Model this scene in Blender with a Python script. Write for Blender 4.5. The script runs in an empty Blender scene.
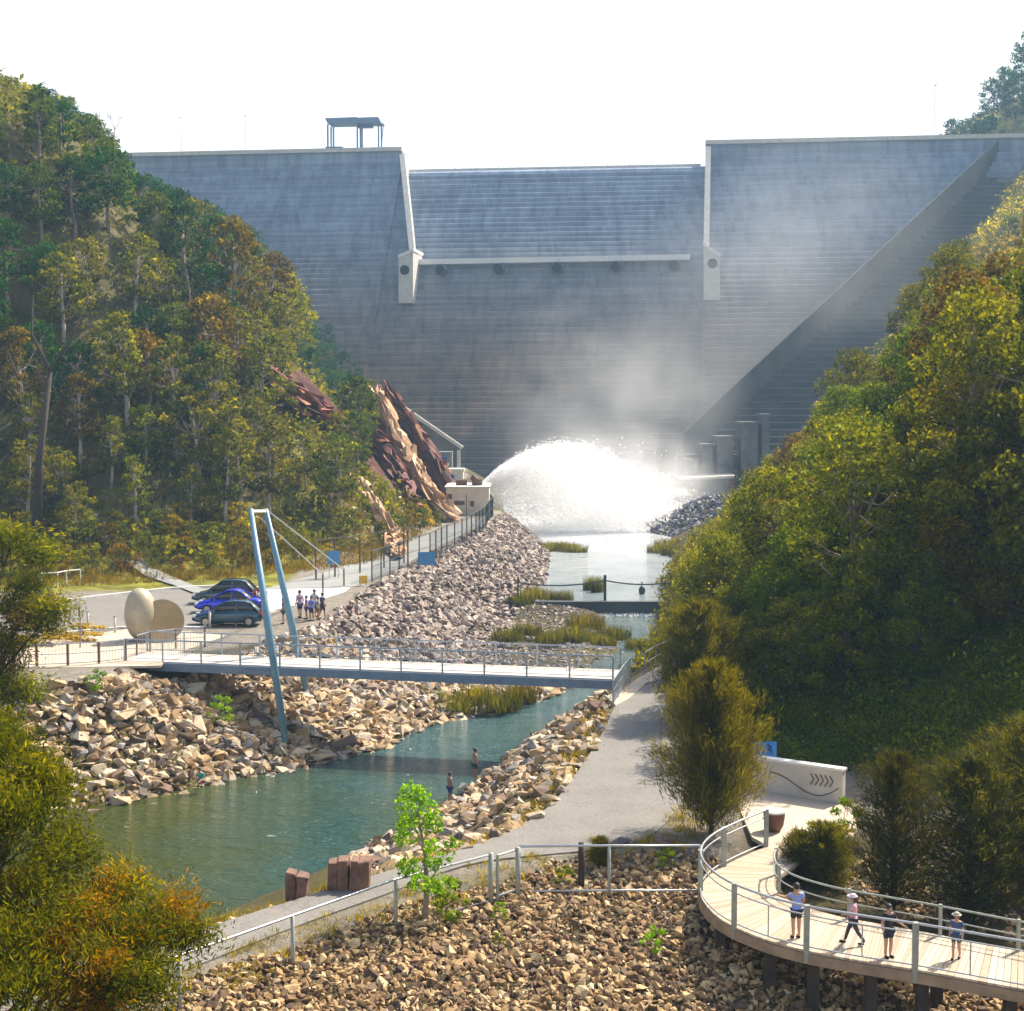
import bpy, bmesh, math, random
import numpy as np
from mathutils import Vector, Matrix, noise as mnoise

random.seed(7); RNG = np.random.default_rng(7)
SC = bpy.context.scene
COL = SC.collection
R = math.radians
GL = 4.3            # level of the terraces, paths and bridge
F = 1500.0
PITCH = math.atan((505.5 - 398.0) / F)
CAM = Vector((0, 0, 18.0))

# ------------------------------------------------------------------ camera rays (to find where things stand)
def ray(px, py):
    u = (px - 512.0) / F; v = (505.5 - py) / F
    return Vector((u, math.cos(PITCH) + v * math.sin(PITCH), -math.sin(PITCH) + v * math.cos(PITCH)))
def at(px, py, z=GL):
    d = ray(px, py); t = (z - CAM.z) / d.z
    return CAM + d * t
def atd(px, py, Y):
    d = ray(px, py); return CAM + d * (Y / d.y)
def project(x, y, z):
    dx, dy, dz = x - CAM.x, y - CAM.y, z - CAM.z
    f = dy * math.cos(PITCH) - dz * math.sin(PITCH)
    up = dy * math.sin(PITCH) + dz * math.cos(PITCH)
    return 512 + F * dx / f, 505.5 - F * up / f

# ------------------------------------------------------------------ object helpers
def tag(o, label=None, cat=None, group=None, kind=None):
    if label: o['label'] = label
    if cat: o['category'] = cat
    if group: o['group'] = group
    if kind: o['kind'] = kind
    return o
def empty(name, loc=(0, 0, 0), rz=0.0):
    o = bpy.data.objects.new(name, None); COL.objects.link(o)
    o.empty_display_size = 0.2
    o.location = loc; o.rotation_euler = (0, 0, rz)
    return o
def link(name, me, parent=None):
    o = bpy.data.objects.new(name, me); COL.objects.link(o)
    if parent is not None: o.parent = parent
    return o
def np_mesh(name, V, Fc, mat=None, smooth=False, attrs=None):
    """V (n,3), Fc (m,k) with k = 3 or 4"""
    me = bpy.data.meshes.new(name)
    V = np.asarray(V, dtype=np.float32); Fc = np.asarray(Fc, dtype=np.int32)
    m, k = Fc.shape
    me.vertices.add(len(V)); me.vertices.foreach_set('co', V.ravel())
    me.loops.add(m * k); me.loops.foreach_set('vertex_index', Fc.ravel())
    me.polygons.add(m)
    me.polygons.foreach_set('loop_start', np.arange(0, m * k, k, dtype=np.int32))
    me.polygons.foreach_set('use_smooth', np.full(m, smooth, dtype=bool))
    for an, av in (attrs or {}).items():
        av = np.asarray(av, dtype=np.float32)
        if av.ndim == 1:
            a = me.attributes.new(an, 'FLOAT', 'POINT'); a.data.foreach_set('value', av)
        else:
            a = me.attributes.new(an, 'FLOAT_COLOR', 'POINT')
            a.data.foreach_set('color', np.concatenate([av, np.ones((len(av), 1), np.float32)], 1).ravel())
    me.update(calc_edges=True)
    if mat: me.materials.append(mat)
    return me

class MB:
    def __init__(s): s.v = []; s.f = []
    def add(s, vs, fs):
        n = len(s.v); s.v += [tuple(p) for p in vs]; s.f += [tuple(n + i for i in f) for f in fs]; return s
    def box(s, c, size, rz=0.0, M=None):
        hx, hy, hz = size[0] / 2, size[1] / 2, size[2] / 2
        P = [Vector((x, y, z)) for z in (-hz, hz) for y in (-hy, hy) for x in (-hx, hx)]
        Rm = Matrix.Rotation(rz, 3, 'Z') if M is None else M
        P = [Rm @ p + Vector(c) for p in P]
        return s.add(P, [(0, 2, 3, 1), (4, 5, 7, 6), (0, 1, 5, 4), (2, 6, 7, 3), (0, 4, 6, 2), (1, 3, 7, 5)])
    def bar(s, a, b, w, h=None):
        a = Vector(a); b = Vector(b); h = h or w; d = b - a
        if d.length < 1e-6: return s
        q = d.to_track_quat('X', 'Z').to_matrix()
        return s.box((a + b) / 2, (d.length, w, h), M=q)
    def tube(s, pts, rad, n=8, cap=True):
        pts = [Vector(p) for p in pts]
        if not hasattr(rad, '__len__'): rad = [rad] * len(pts)
        base = len(s.v); up = None
        for i, p in enumerate(pts):
            t = (pts[min(i + 1, len(pts) - 1)] - pts[max(i - 1, 0)]).normalized()
            if up is None:
                up = Vector((0, 0, 1)) if abs(t.z) < .9 else Vector((1, 0, 0))
            a = t.cross(up)
            if a.length < 1e-5: a = t.orthogonal()
            a.normalize(); b = t.cross(a).normalized(); up = a.cross(t)
            for k in range(n):
                an = 2 * math.pi * k / n
                s.v.append(tuple(p + (a * math.cos(an) + b * math.sin(an)) * rad[i]))
        for i in range(len(pts) - 1):
            for k in range(n):
                k2 = (k + 1) % n
                s.f.append((base + i * n + k, base + i * n + k2, base + (i + 1) * n + k2, base + (i + 1) * n + k))
        if cap:
            s.f.append(tuple(base + k for k in reversed(range(n))))
            s.f.append(tuple(base + (len(pts) - 1) * n + k for k in range(n)))
        return s
    def prism(s, poly, z0, z1):
        n = len(poly); vs = [(p[0], p[1], z0) for p in poly] + [(p[0], p[1], z1) for p in poly]
        fs = [tuple(reversed(range(n))), tuple(range(n, 2 * n))] + [(i, (i + 1) % n, n + (i + 1) % n, n + i) for i in range(n)]
        return s.add(vs, fs)
    def extrude(s, poly3, vec):
        n = len(poly3); vec = Vector(vec); P = [Vector(p) for p in poly3]
        return s.add(P + [p + vec for p in P], [tuple(range(n)), tuple(reversed(range(n, 2 * n)))] + [(i, n + i, n + (i + 1) % n, (i + 1) % n) for i in range(n)])
    def loft(s, secs, cap=True):
        n = len(secs[0]); base = len(s.v)
        for q in secs: s.v += [tuple(p) for p in q]
        for i in range(len(secs) - 1):
            for k in range(n):
                k2 = (k + 1) % n
                s.f.append((base + i * n + k, base + i * n + k2, base + (i + 1) * n + k2, base + (i + 1) * n + k))
        if cap:
            s.f.append(tuple(base + k for k in reversed(range(n))))
            s.f.append(tuple(base + (len(secs) - 1) * n + k for k in range(n)))
        return s
    def ball(s, c, r, nu=12, nv=8):
        c = Vector(c); r = (r, r, r) if not hasattr(r, '__len__') else r
        secs = []
        for j in range(nv + 1):
            ph = math.pi * (j + .0) / nv; sr = max(math.sin(ph), 1e-3)
            secs.append([c + Vector((r[0] * sr * math.cos(2 * math.pi * k / nu), r[1] * sr * math.sin(2 * math.pi * k / nu), -r[2] * math.cos(ph))) for k in range(nu)])
        return s.loft(secs)
    def build(s, name, mat=None, parent=None, smooth=False, bevel=0, loc=None):
        me = bpy.data.meshes.new(name); me.from_pydata(s.v, [], s.f)
        bm = bmesh.new(); bm.from_mesh(me)
        bmesh.ops.recalc_face_normals(bm, faces=bm.faces)
        if bevel: bmesh.ops.bevel(bm, geom=list(bm.edges), offset=bevel, segments=1, affect='EDGES', profile=.5)
        bm.to_mesh(me); bm.free()
        if smooth: me.polygons.foreach_set('use_smooth', [True] * len(me.polygons))
        if mat: me.materials.append(mat)
        o = link(name, me, parent)
        if loc is not None: o.location = loc
        return o

# ------------------------------------------------------------------ materials
def new_mat(name):
    m = bpy.data.materials.new(name); m.use_nodes = True
    nt = m.node_tree; nt.nodes.clear()
    out = nt.nodes.new('ShaderNodeOutputMaterial')
    return m, nt, out
def N(nt, t, **kw):
    n = nt.nodes.new(t)
    for k, v in kw.items():
        if k.startswith('i_'):
            key = k[2:]; key = int(key) if key.isdigit() else key.replace('_', ' ')
            n.inputs[key].default_value = v
        else: setattr(n, k, v)
    return n
def c4(c): return (c[0], c[1], c[2], 1)
def ramp(nt, stops, src, interp='LINEAR'):
    r = nt.nodes.new('ShaderNodeValToRGB'); r.color_ramp.interpolation = interp
    el = r.color_ramp.elements
    while len(el) < len(stops): el.new(.5)
    for e, (p, c) in zip(el, stops): e.position = p; e.color = c4(c) if len(c) == 3 else c
    nt.links.new(src, r.inputs[0]); return r
def mixc(nt, fac, a, b, mode='MIX'):
    m = nt.nodes.new('ShaderNodeMix'); m.data_type = 'RGBA'; m.blend_type = mode
    for sock, val in ((m.inputs[0], fac), (m.inputs[6], a), (m.inputs[7], b)):
        if hasattr(val, 'is_output'): nt.links.new(val, sock)
        elif isinstance(val, (int, float)): sock.default_value = val
        else: sock.default_value = c4(val)
    return m.outputs[2]
def mth(nt, op, a, b=None, clamp=False):
    m = nt.nodes.new('ShaderNodeMath'); m.operation = op; m.use_clamp = clamp
    for s, v in ((m.inputs[0], a), (m.inputs[1], b)):
        if v is None: continue
        if hasattr(v, 'is_output'): nt.links.new(v, s)
        else: s.default_value = v
    return m.outputs[0]
def nz(nt, scale, detail=4, rough=.55, vec=None, sx=None):
    n = N(nt, 'ShaderNodeTexNoise'); n.inputs['Scale'].default_value = scale
    n.inputs['Detail'].default_value = detail; n.inputs['Roughness'].default_value = rough
    if sx is not None:
        mp = N(nt, 'ShaderNodeMapping'); mp.inputs['Scale'].default_value = sx
        nt.links.new(vec, mp.inputs[0]); vec = mp.outputs[0]
    if vec is not None: nt.links.new(vec, n.inputs['Vector'])
    return n.outputs[0]
def geopos(nt): return N(nt, 'ShaderNodeNewGeometry').outputs['Position']
def bump(nt, h, strength=.3, dist=.05):
    b = N(nt, 'ShaderNodeBump'); b.inputs['Strength'].default_value = strength; b.inputs['Distance'].default_value = dist
    nt.links.new(h, b.inputs['Height']); return b.outputs[0]
def simple(name, c1, c2=None, scale=3.0, rough=.6, metal=0.0, bmp=0.0, bdist=.02, spec=.5, obj=True, coat=0.0):
    m, nt, out = new_mat(name)
    p = N(nt, 'ShaderNodeBsdfPrincipled'); p.inputs['Roughness'].default_value = rough
    p.inputs['Metallic'].default_value = metal; p.inputs['Specular IOR Level'].default_value = spec
    if coat: p.inputs['Coat Weight'].default_value = coat
    c2 = c2 or tuple(v * .8 for v in c1)
    vec = N(nt, 'ShaderNodeTexCoord').outputs['Object'] if obj else geopos(nt)
    n = nz(nt, scale, 5, .6, vec)
    r = ramp(nt, [(.32, c2), (.68, c1)], n)
    nt.links.new(r.outputs[0], p.inputs['Base Color'])
    if bmp: nt.links.new(bump(nt, nz(nt, scale * 4, 4, .6, vec), bmp, bdist), p.inputs['Normal'])
    nt.links.new(p.outputs[0], out.inputs[0]); return m

def leaf_mat(name, dark, light, tip=None, trans=.45, rnd=.06):
    m, nt, out = new_mat(name)
    a = N(nt, 'ShaderNodeAttribute', attribute_name='lv')
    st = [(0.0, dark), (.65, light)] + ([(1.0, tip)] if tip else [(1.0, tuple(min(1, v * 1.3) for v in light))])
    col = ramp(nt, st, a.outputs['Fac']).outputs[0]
    oi = N(nt, 'ShaderNodeObjectInfo')
    hs = N(nt, 'ShaderNodeHueSaturation')
    nt.links.new(col, hs.inputs['Color'])
    nt.links.new(mth(nt, 'ADD', mth(nt, 'MULTIPLY', oi.outputs['Random'], rnd * .45), .488 - rnd * .225), hs.inputs['Hue'])
    r2 = mth(nt, 'FRACT', mth(nt, 'MULTIPLY', oi.outputs['Random'], 17.31))
    nt.links.new(mth(nt, 'ADD', mth(nt, 'MULTIPLY', r2, .7), .68), hs.inputs['Value'])
    hs.inputs['Saturation'].default_value = 1.45
    d = N(nt, 'ShaderNodeBsdfPrincipled'); d.inputs['Roughness'].default_value = .55
    d.inputs['Specular IOR Level'].default_value = .08
    t = N(nt, 'ShaderNodeBsdfTranslucent')
    nt.links.new(hs.outputs[0], d.inputs['Base Color'])
    tc = mixc(nt, 1.0, hs.outputs[0], (1.65, 1.4, .35), 'MULTIPLY')
    nt.links.new(tc, t.inputs['Color'])
    mx = N(nt, 'ShaderNodeMixShader'); mx.inputs[0].default_value = trans
    nt.links.new(d.outputs[0], mx.inputs[1]); nt.links.new(t.outputs[0], mx.inputs[2])
    nt.links.new(mx.outputs[0], out.inputs[0]); return m

def rock_mat(name, stops, use_attr):
    m, nt, out = new_mat(name)
    p = N(nt, 'ShaderNodeBsdfPrincipled'); p.inputs['Roughness'].default_value = .75
    p.inputs['Specular IOR Level'].default_value = .35
    if use_attr: src = N(nt, 'ShaderNodeAttribute', attribute_name='rc').outputs['Fac']
    else: src = N(nt, 'ShaderNodeObjectInfo').outputs['Random']
    col = ramp(nt, stops, src).outputs[0]
    pos = geopos(nt)
    n = nz(nt, 3.5, 6, .65, pos)
    col = mixc(nt, 1.0, col, ramp(nt, [(.3, (.62, .6, .58)), (.7, (1.15, 1.12, 1.05))], n).outputs[0], 'MULTIPLY')
    nt.links.new(col, p.inputs['Base Color'])
    nt.links.new(bump(nt, nz(nt, 9, 5, .6, pos), .5, .05), p.inputs['Normal'])
    nt.links.new(p.outputs[0], out.inputs[0]); return m

M = {}
M['steel'] = simple('galvanised_steel', (.42, .47, .52), (.3, .35, .4), 6, .4, .6)
M['rail'] = simple('rail_steel', (.5, .53, .55), (.38, .42, .46), 8, .35, .55)
M['post'] = simple('post_paint', (.34, .37, .33), (.24, .27, .24), 4, .5, .1)
M['mast'] = simple('mast_paint', (.16, .30, .40), (.11, .23, .33), 2, .45, .1)
M['deckbeam'] = simple('beam_paint', (.17, .24, .34), (.11, .17, .26), 2, .5, .2)
M['white'] = simple('white_paint', (.78, .77, .74), (.62, .6, .57), 3, .6)
M['conc'] = simple('pale_concrete', (.62, .58, .52), (.46, .43, .38), 1.2, .8, bmp=.2, obj=False)
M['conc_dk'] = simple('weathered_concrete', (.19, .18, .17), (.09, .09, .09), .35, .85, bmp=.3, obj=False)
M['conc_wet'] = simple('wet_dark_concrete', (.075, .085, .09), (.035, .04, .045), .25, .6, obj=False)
M['cream'] = simple('cream_render', (.72, .64, .52), (.58, .5, .41), .8, .8, obj=False)
M['dark'] = simple('dark_void', (.004, .004, .005), (.002, .002, .003), 2, .9, spec=.05)
M['rust'] = simple('brown_metal', (.16, .07, .035), (.09, .04, .025), 3, .6)
M['glass'] = simple('car_glass', (.012, .016, .02), (.01, .012, .014), 2, .06, spec=.8)
M['tyre'] = simple('tyre_rubber', (.02, .02, .02), (.015, .015, .015), 8, .8)
M['rim'] = simple('wheel_rim', (.45, .46, .48), (.3, .3, .32), 8, .3, .8)
M['red_lamp'] = simple('red_lens', (.5, .01, .02), (.4, .01, .015), 8, .15)
M['clear_lamp'] = simple('clear_lens', (.7, .7, .68), (.6, .6, .6), 8, .1)
M['bark'] = simple('gum_bark', (.34, .28, .23), (.14, .10, .08), 1.6, .85, bmp=.4)
M['bark_pale'] = simple('pale_bark', (.55, .48, .42), (.27, .21, .18), 1.4, .8, bmp=.3)
M['bark_dark'] = simple('dark_bark', (.06, .045, .035), (.03, .022, .018), 2, .9, bmp=.4)
M['wood_red'] = simple('weathered_red_stone', (.24, .13, .09), (.10, .055, .045), 2.8, .85, bmp=.6, bdist=.05)
M['sculpt'] = simple('patinated_zinc', (.44, .38, .27), (.30, .26, .18), 1.1, .55, .25, bmp=.15)
M['sculpt_face'] = simple('tan_sheet_metal', (.42, .30, .14), (.30, .21, .095), 1.3, .6, .2, bmp=.15)
M['sign_blue'] = simple('blue_sign_panel', (.05, .25, .50), (.04, .2, .42), 2, .35)
M['sign_pale'] = simple('pale_sign_ink', (.35, .6, .72), (.25, .5, .65), 5, .4)
M['sign_dkblue'] = simple('dark_blue_ink', (.01, .06, .3), (.01, .05, .24), 5, .4)
M['sign_yellow'] = simple('yellow_sign', (.75, .45, .04), (.6, .35, .03), 5, .4)

# ------------------------------------------------------------------ noise and polygon maths
def _hash(ix, iy, s):
    h = (ix.astype(np.int64) * 374761393 + iy.astype(np.int64) * 668265263 + s * 1274126177) & 0x7fffffff
    h = ((h ^ (h >> 13)) * 1274126177) & 0x7fffffff
    return ((h ^ (h >> 16)) & 0xffff) / 65535.0
def vnoise(x, y, s=0):
    ix = np.floor(x); iy = np.floor(y); fx = x - ix; fy = y - iy
    fx = fx * fx * (3 - 2 * fx); fy = fy * fy * (3 - 2 * fy)
    a = _hash(ix, iy, s); b = _hash(ix + 1, iy, s); c = _hash(ix, iy + 1, s); d = _hash(ix + 1, iy + 1, s)
    return (a * (1 - fx) + b * fx) * (1 - fy) + (c * (1 - fx) + d * fx) * fy
def fbm(x, y, sc, o=4, s=0):
    t = 0; amp = 1; tot = 0
    for k in range(o):
        t = t + amp * vnoise(x * sc * 2 ** k, y * sc * 2 ** k, s + k); tot += amp; amp *= .5
    return t / tot * 2 - 1
def pdist(x, y, pts, closed=False):
    P = np.array(pts, dtype=float)
    if closed: P = np.vstack([P, P[:1]])
    best = np.full(x.shape, 1e18)
    for a, b in zip(P[:-1], P[1:]):
        d = b - a; L = (d ** 2).sum() + 1e-12
        t = np.clip(((x - a[0]) * d[0] + (y - a[1]) * d[1]) / L, 0, 1)
        best = np.minimum(best, (x - a[0] - t * d[0]) ** 2 + (y - a[1] - t * d[1]) ** 2)
    return np.sqrt(best)
def inside(x, y, pts):
    r = np.zeros(x.shape, bool); n = len(pts)
    for i in range(n):
        x1, y1 = pts[i]; x2, y2 = pts[(i + 1) % n]
        if y1 == y2: continue
        c = ((y1 > y) != (y2 > y)) & (x < (x2 - x1) * (y - y1) / (y2 - y1) + x1)
        r ^= c
    return r
def W(pxs, z): return [tuple(at(a, b, z)[:2]) for a, b in pxs]

# ------------------------------------------------------------------ plan of the valley
ZP = 0.8   # upper pool
left_water = [(-120, 40), (-60, 56), (-30, 63)] + W([(110, 805), (200, 785), (300, 768), (380, 748), (430, 724), (500, 713), (545, 700), (570, 690), (600, 660), (622, 650), (618, 630), (590, 615), (530, 606)], 0) \
    + W([(528, 600), (545, 578), (547, 550), (520, 525)], ZP) + [(-1, 225), (-3, 300)]
right_water = [(34, 300), (30, 235)] + W([(668, 524), (672, 545)], ZP) + [(17, 158), (14.5, 140)] + W([(664, 603)], 0) + W([(660, 640), (652, 668), (600, 700), (560, 725), (520, 748), (480, 780), (450, 800), (400, 830), (340, 860), (250, 900), (205, 920), (100, 985)], 0) + [(-25, 40), (-60, 30), (-120, 15)]
WATER = left_water + right_water
terr_l_edge = [(-150, 62), (-60, 66)] + W([(0, 697), (40, 692), (100, 683), (118, 680), (132, 664), (150, 654), (200, 650), (270, 641), (310, 630), (350, 600), (400, 570), (460, 540), (495, 518)], GL) + [(-1.2, 182), (-6, 195), (-9, 300), (-9, 900)]
TERR_L = terr_l_edge + [(-600, 900), (-600, 62)]
path_far = W([(150, 950), (215, 925), (330, 890), (400, 868), (480, 845), (545, 815), (580, 770), (605, 730), (614, 706), (630, 690), (664, 664)], GL)
path_near = W([(130, 995), (150, 985), (300, 925), (400, 890), (470, 862), (560, 854), (640, 846), (680, 812), (696, 760), (700, 700), (690, 672)], GL)
terr_r_edge = [(-150, -20), (-40, 22), (-16, 34)] + path_far + [(13, 100), (16, 128), (18, 150), (23, 170), (34, 190), (38, 235), (40, 300), (40, 900)]
TERR_R = terr_r_edge + [(600, 900), (600, -20)]
HL = [(-600, 92), (-80, 100), (-45, 109), (-24, 117), (-17, 125), (-11.5, 141), (-8.2, 158), (-7.6, 172), (-11, 190), (-16, 230), (-19, 300), (-19, 900), (-600, 900)]
HR = [(60, -20), (26, 12), (20, 34), (15.5, 46), (12.8, 54), (10.5, 62), (10.2, 77), (13, 95), (17, 125), (21, 150), (27, 172), (35, 190), (41, 235), (43, 300), (43, 900), (600, 900), (600, -20)]
drop_line = [(-40, 24), (-14, 32.5)] + path_near[1:7] + W([(700, 846), (712, 820)], GL) + [(8.5, 49), (13, 48), (20, 42)]
DROP = drop_line + [(40, 20), (30, -40), (-60, -40)]

def H(x, y):
    x = np.atleast_1d(np.asarray(x, float)); y = np.atleast_1d(np.asarray(y, float))
    dw = pdist(x, y, WATER, True); iw = inside(x, y, WATER)
    tl = inside(x, y, TERR_L); tr = inside(x, y, TERR_R)
    dt = np.minimum(pdist(x, y, terr_l_edge), pdist(x, y, terr_r_edge))
    base = np.clip((y - 118) / 8, 0, 1) * ZP
    r = dw / (dw + dt + 1e-6)
    fl = .5 * np.clip((y - 84) / 8, 0, 1) * np.clip((130 - y) / 8, 0, 1) * (x < 8)
    r = np.clip((r - fl) / (1 - fl), 0, 1)
    rl = np.where(x < 0, r ** 1.35, r)
    r = np.where(y < 95, rl, r)
    z = base + .12 * np.minimum(dw, 2) + (GL - base - .24) * r + .25 * fbm(x, y, .35, 3, 5) * np.clip(dw, 0, 1) * np.clip(dt, 0, 1)
    z = np.where(tl | tr, GL, z)
    z = np.where(iw, base - np.minimum(1.6, dw * .8), z)
    # ground that falls away below the near fence and under the boardwalk
    dd = np.where(inside(x, y, DROP), pdist(x, y, drop_line), 0)
    z = np.where(dd > 0, np.minimum(z, GL - np.minimum(dd * .17, 1.7) - .0 * dd + .12 * fbm(x, y, .6, 3, 9) * np.clip(dd - .5, 0, 1)), z)
    # hills
    dl = np.where(inside(x, y, HL), pdist(x, y, HL[:-1]), 0)
    wl = np.clip((-15 - x) / 6, 0, 1) * np.clip((150 - y) / 15, 0, 1) * 9 + .8
    hl = np.where(dl < wl, dl * .28, wl * .28 + (dl - wl) * 1.06)
    hl = np.where(hl > 46, 46 + (hl - 46) * .55, hl)
    dr = np.where(inside(x, y, HR), pdist(x, y, HR[:-2]), 0)
    sr = .70 + .24 * np.clip((y - 90) / 60, 0, 1)
    hr = np.where(dr < 1.5, dr * .4, .6 + (dr - 1.5) * sr)
    hr = np.where(hr > 88, 88 + (hr - 88) * .1, hr)
    h = hl + hr
    back = np.clip((y - 345) / 20, 0, 1) * np.clip((104 - x) / 10, 0, 1)
    h = np.where(back > 0, h * (1 - back) + np.minimum(h, 40) * back, h)
    h = h + 9 * np.clip((x - 90) / 25, 0, 1) * np.clip((y - 340) / 25, 0, 1)
    h = np.minimum(h, 100)
    z = z + h + np.clip(h / 6, 0, 1) * (3.0 * fbm(x, y, .045, 4, 21) + .8 * fbm(x, y, .25, 3, 31))
    # loose grey stone mound at the right of the pool
    mx, my = 27.5, 196
    q = 1 - np.sqrt(((x - mx) / 10.5) ** 2 + ((y - my) / 15) ** 2)
    z = np.where(q > 0, np.maximum(z, ZP + 4.2 * np.clip(q * 1.25, 0, 1)), z)
    return z
_GR = None
def hv(x, y):
    x = np.asarray(x, float); y = np.asarray(y, float)
    i = np.clip(np.searchsorted(gx, x) - 1, 0, len(gx) - 2); j = np.clip(np.searchsorted(gy, y) - 1, 0, len(gy) - 2)
    fx = np.clip((x - gx[i]) / (gx[i + 1] - gx[i]), 0, 1); fy = np.clip((y - gy[j]) / (gy[j + 1] - gy[j]), 0, 1)
    return (_GR[j, i] * (1 - fx) + _GR[j, i + 1] * fx) * (1 - fy) + (_GR[j + 1, i] * (1 - fx) + _GR[j + 1, i + 1] * fx) * fy
def h1(x, y): return float(hv(x, y))

def axis(lo, a, b, hi, st):
    core = np.arange(a, b, st); out = []
    d = st; v = b
    while v < hi: out.append(v); d *= 1.25; v += d
    out.append(hi)
    pre = []; d = st; v = a - st
    while v > lo: pre.append(v); d *= 1.25; v -= d
    pre.append(lo)
    return np.array(pre[::-1] + list(core) + out)
gx = axis(-420, -105, 115, 420, .75); gy = axis(-40, 24, 300, 760, .75)
X, Y = np.meshgrid(gx, gy); Z = H(X.ravel(), Y.ravel())
nx, ny = len(gx), len(gy)
_GR = Z.reshape(ny, nx)
idx = np.arange(nx * ny).reshape(ny, nx)
quads = np.stack([idx[:-1, :-1], idx[:-1, 1:], idx[1:, 1:], idx[1:, :-1]], -1).reshape(-1, 4)
xf, yf = X.ravel(), Y.ravel()
dlh = np.where(inside(xf, yf, HL), pdist(xf, yf, HL[:-1]), 0)
drh = np.where(inside(xf, yf, HR), pdist(xf, yf, HR[:-2]), 0)
verge_n = fbm(xf, yf, .12, 3, 77)
grass = np.clip((dlh + drh) / 2 + verge_n * .6, 0, 1)
grass = np.maximum(grass, np.where((yf > 104) & (xf < -17), np.clip((yf - 104) / 3 + verge_n, 0, 1), 0) * inside(xf, yf, TERR_L))
# exposed red rock above the dam road
redm = np.clip(1.25 - np.hypot((xf + 19) / 8, (yf - 168) / 17), 0, 1) * (dlh > 0)
redm = np.clip(redm * 2 + .5 * fbm(xf, yf, .2, 3, 88) * (redm > 0), 0, 1)
bank = (~(inside(xf, yf, TERR_L) | inside(xf, yf, TERR_R))).astype(float)
bank = np.maximum(bank, np.clip((dlh - 9) / 4, 0, 1) * .9)
bank = np.maximum(bank, np.clip(np.where(inside(xf, yf, DROP), pdist(xf, yf, drop_line), 0) - .6, 0, 1))
zone = np.stack([grass * (1 - redm) * (1 - .8 * np.clip((dlh - 9) / 4, 0, 1)), redm, bank], 1)

m, nt, out = new_mat('ground')
p = N(nt, 'ShaderNodeBsdfPrincipled'); p.inputs['Roughness'].default_value = .9; p.inputs['Specular IOR Level'].default_value = .2
za = N(nt, 'ShaderNodeAttribute', attribute_name='zone'); sep = N(nt, 'ShaderNodeSeparateColor'); nt.links.new(za.outputs['Color'], sep.inputs[0])
pos = geopos(nt)
gravel = ramp(nt, [(.3, (.17, .15, .125)), (.55, (.27, .24, .20)), (.75, (.38, .33, .26))], nz(nt, 2.2, 8, .7, pos)).outputs[0]
grassc = ramp(nt, [(.3, (.05, .06, .010)), (.48, (.16, .16, .015)), (.62, (.32, .29, .03)), (.78, (.26, .16, .06))], nz(nt, .45, 7, .7, pos)).outputs[0]
redc = ramp(nt, [(.3, (.035, .014, .014)), (.5, (.085, .030, .024)), (.72, (.20, .10, .06))], nz(nt, .5, 8, .7, pos)).outputs[0]
mud = ramp(nt, [(.3, (.035, .030, .014)), (.7, (.115, .09, .045))], nz(nt, 1.2, 6, .7, pos)).outputs[0]
c = mixc(nt, sep.outputs[2], gravel, mud); c = mixc(nt, sep.outputs[0], c, grassc); c = mixc(nt, sep.outputs[1], c, redc)
nt.links.new(c, p.inputs['Base Color'])
nt.links.new(bump(nt, nz(nt, 2.5, 8, .75, pos), .8, .35), p.inputs['Normal'])
nt.links.new(p.outputs[0], out.inputs[0]); M['ground'] = m
g = link('ground', np_mesh('ground', np.stack([xf, yf, Z], 1), quads, M['ground'], True, {'zone': zone}))
tag(g, kind='structure')

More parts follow.
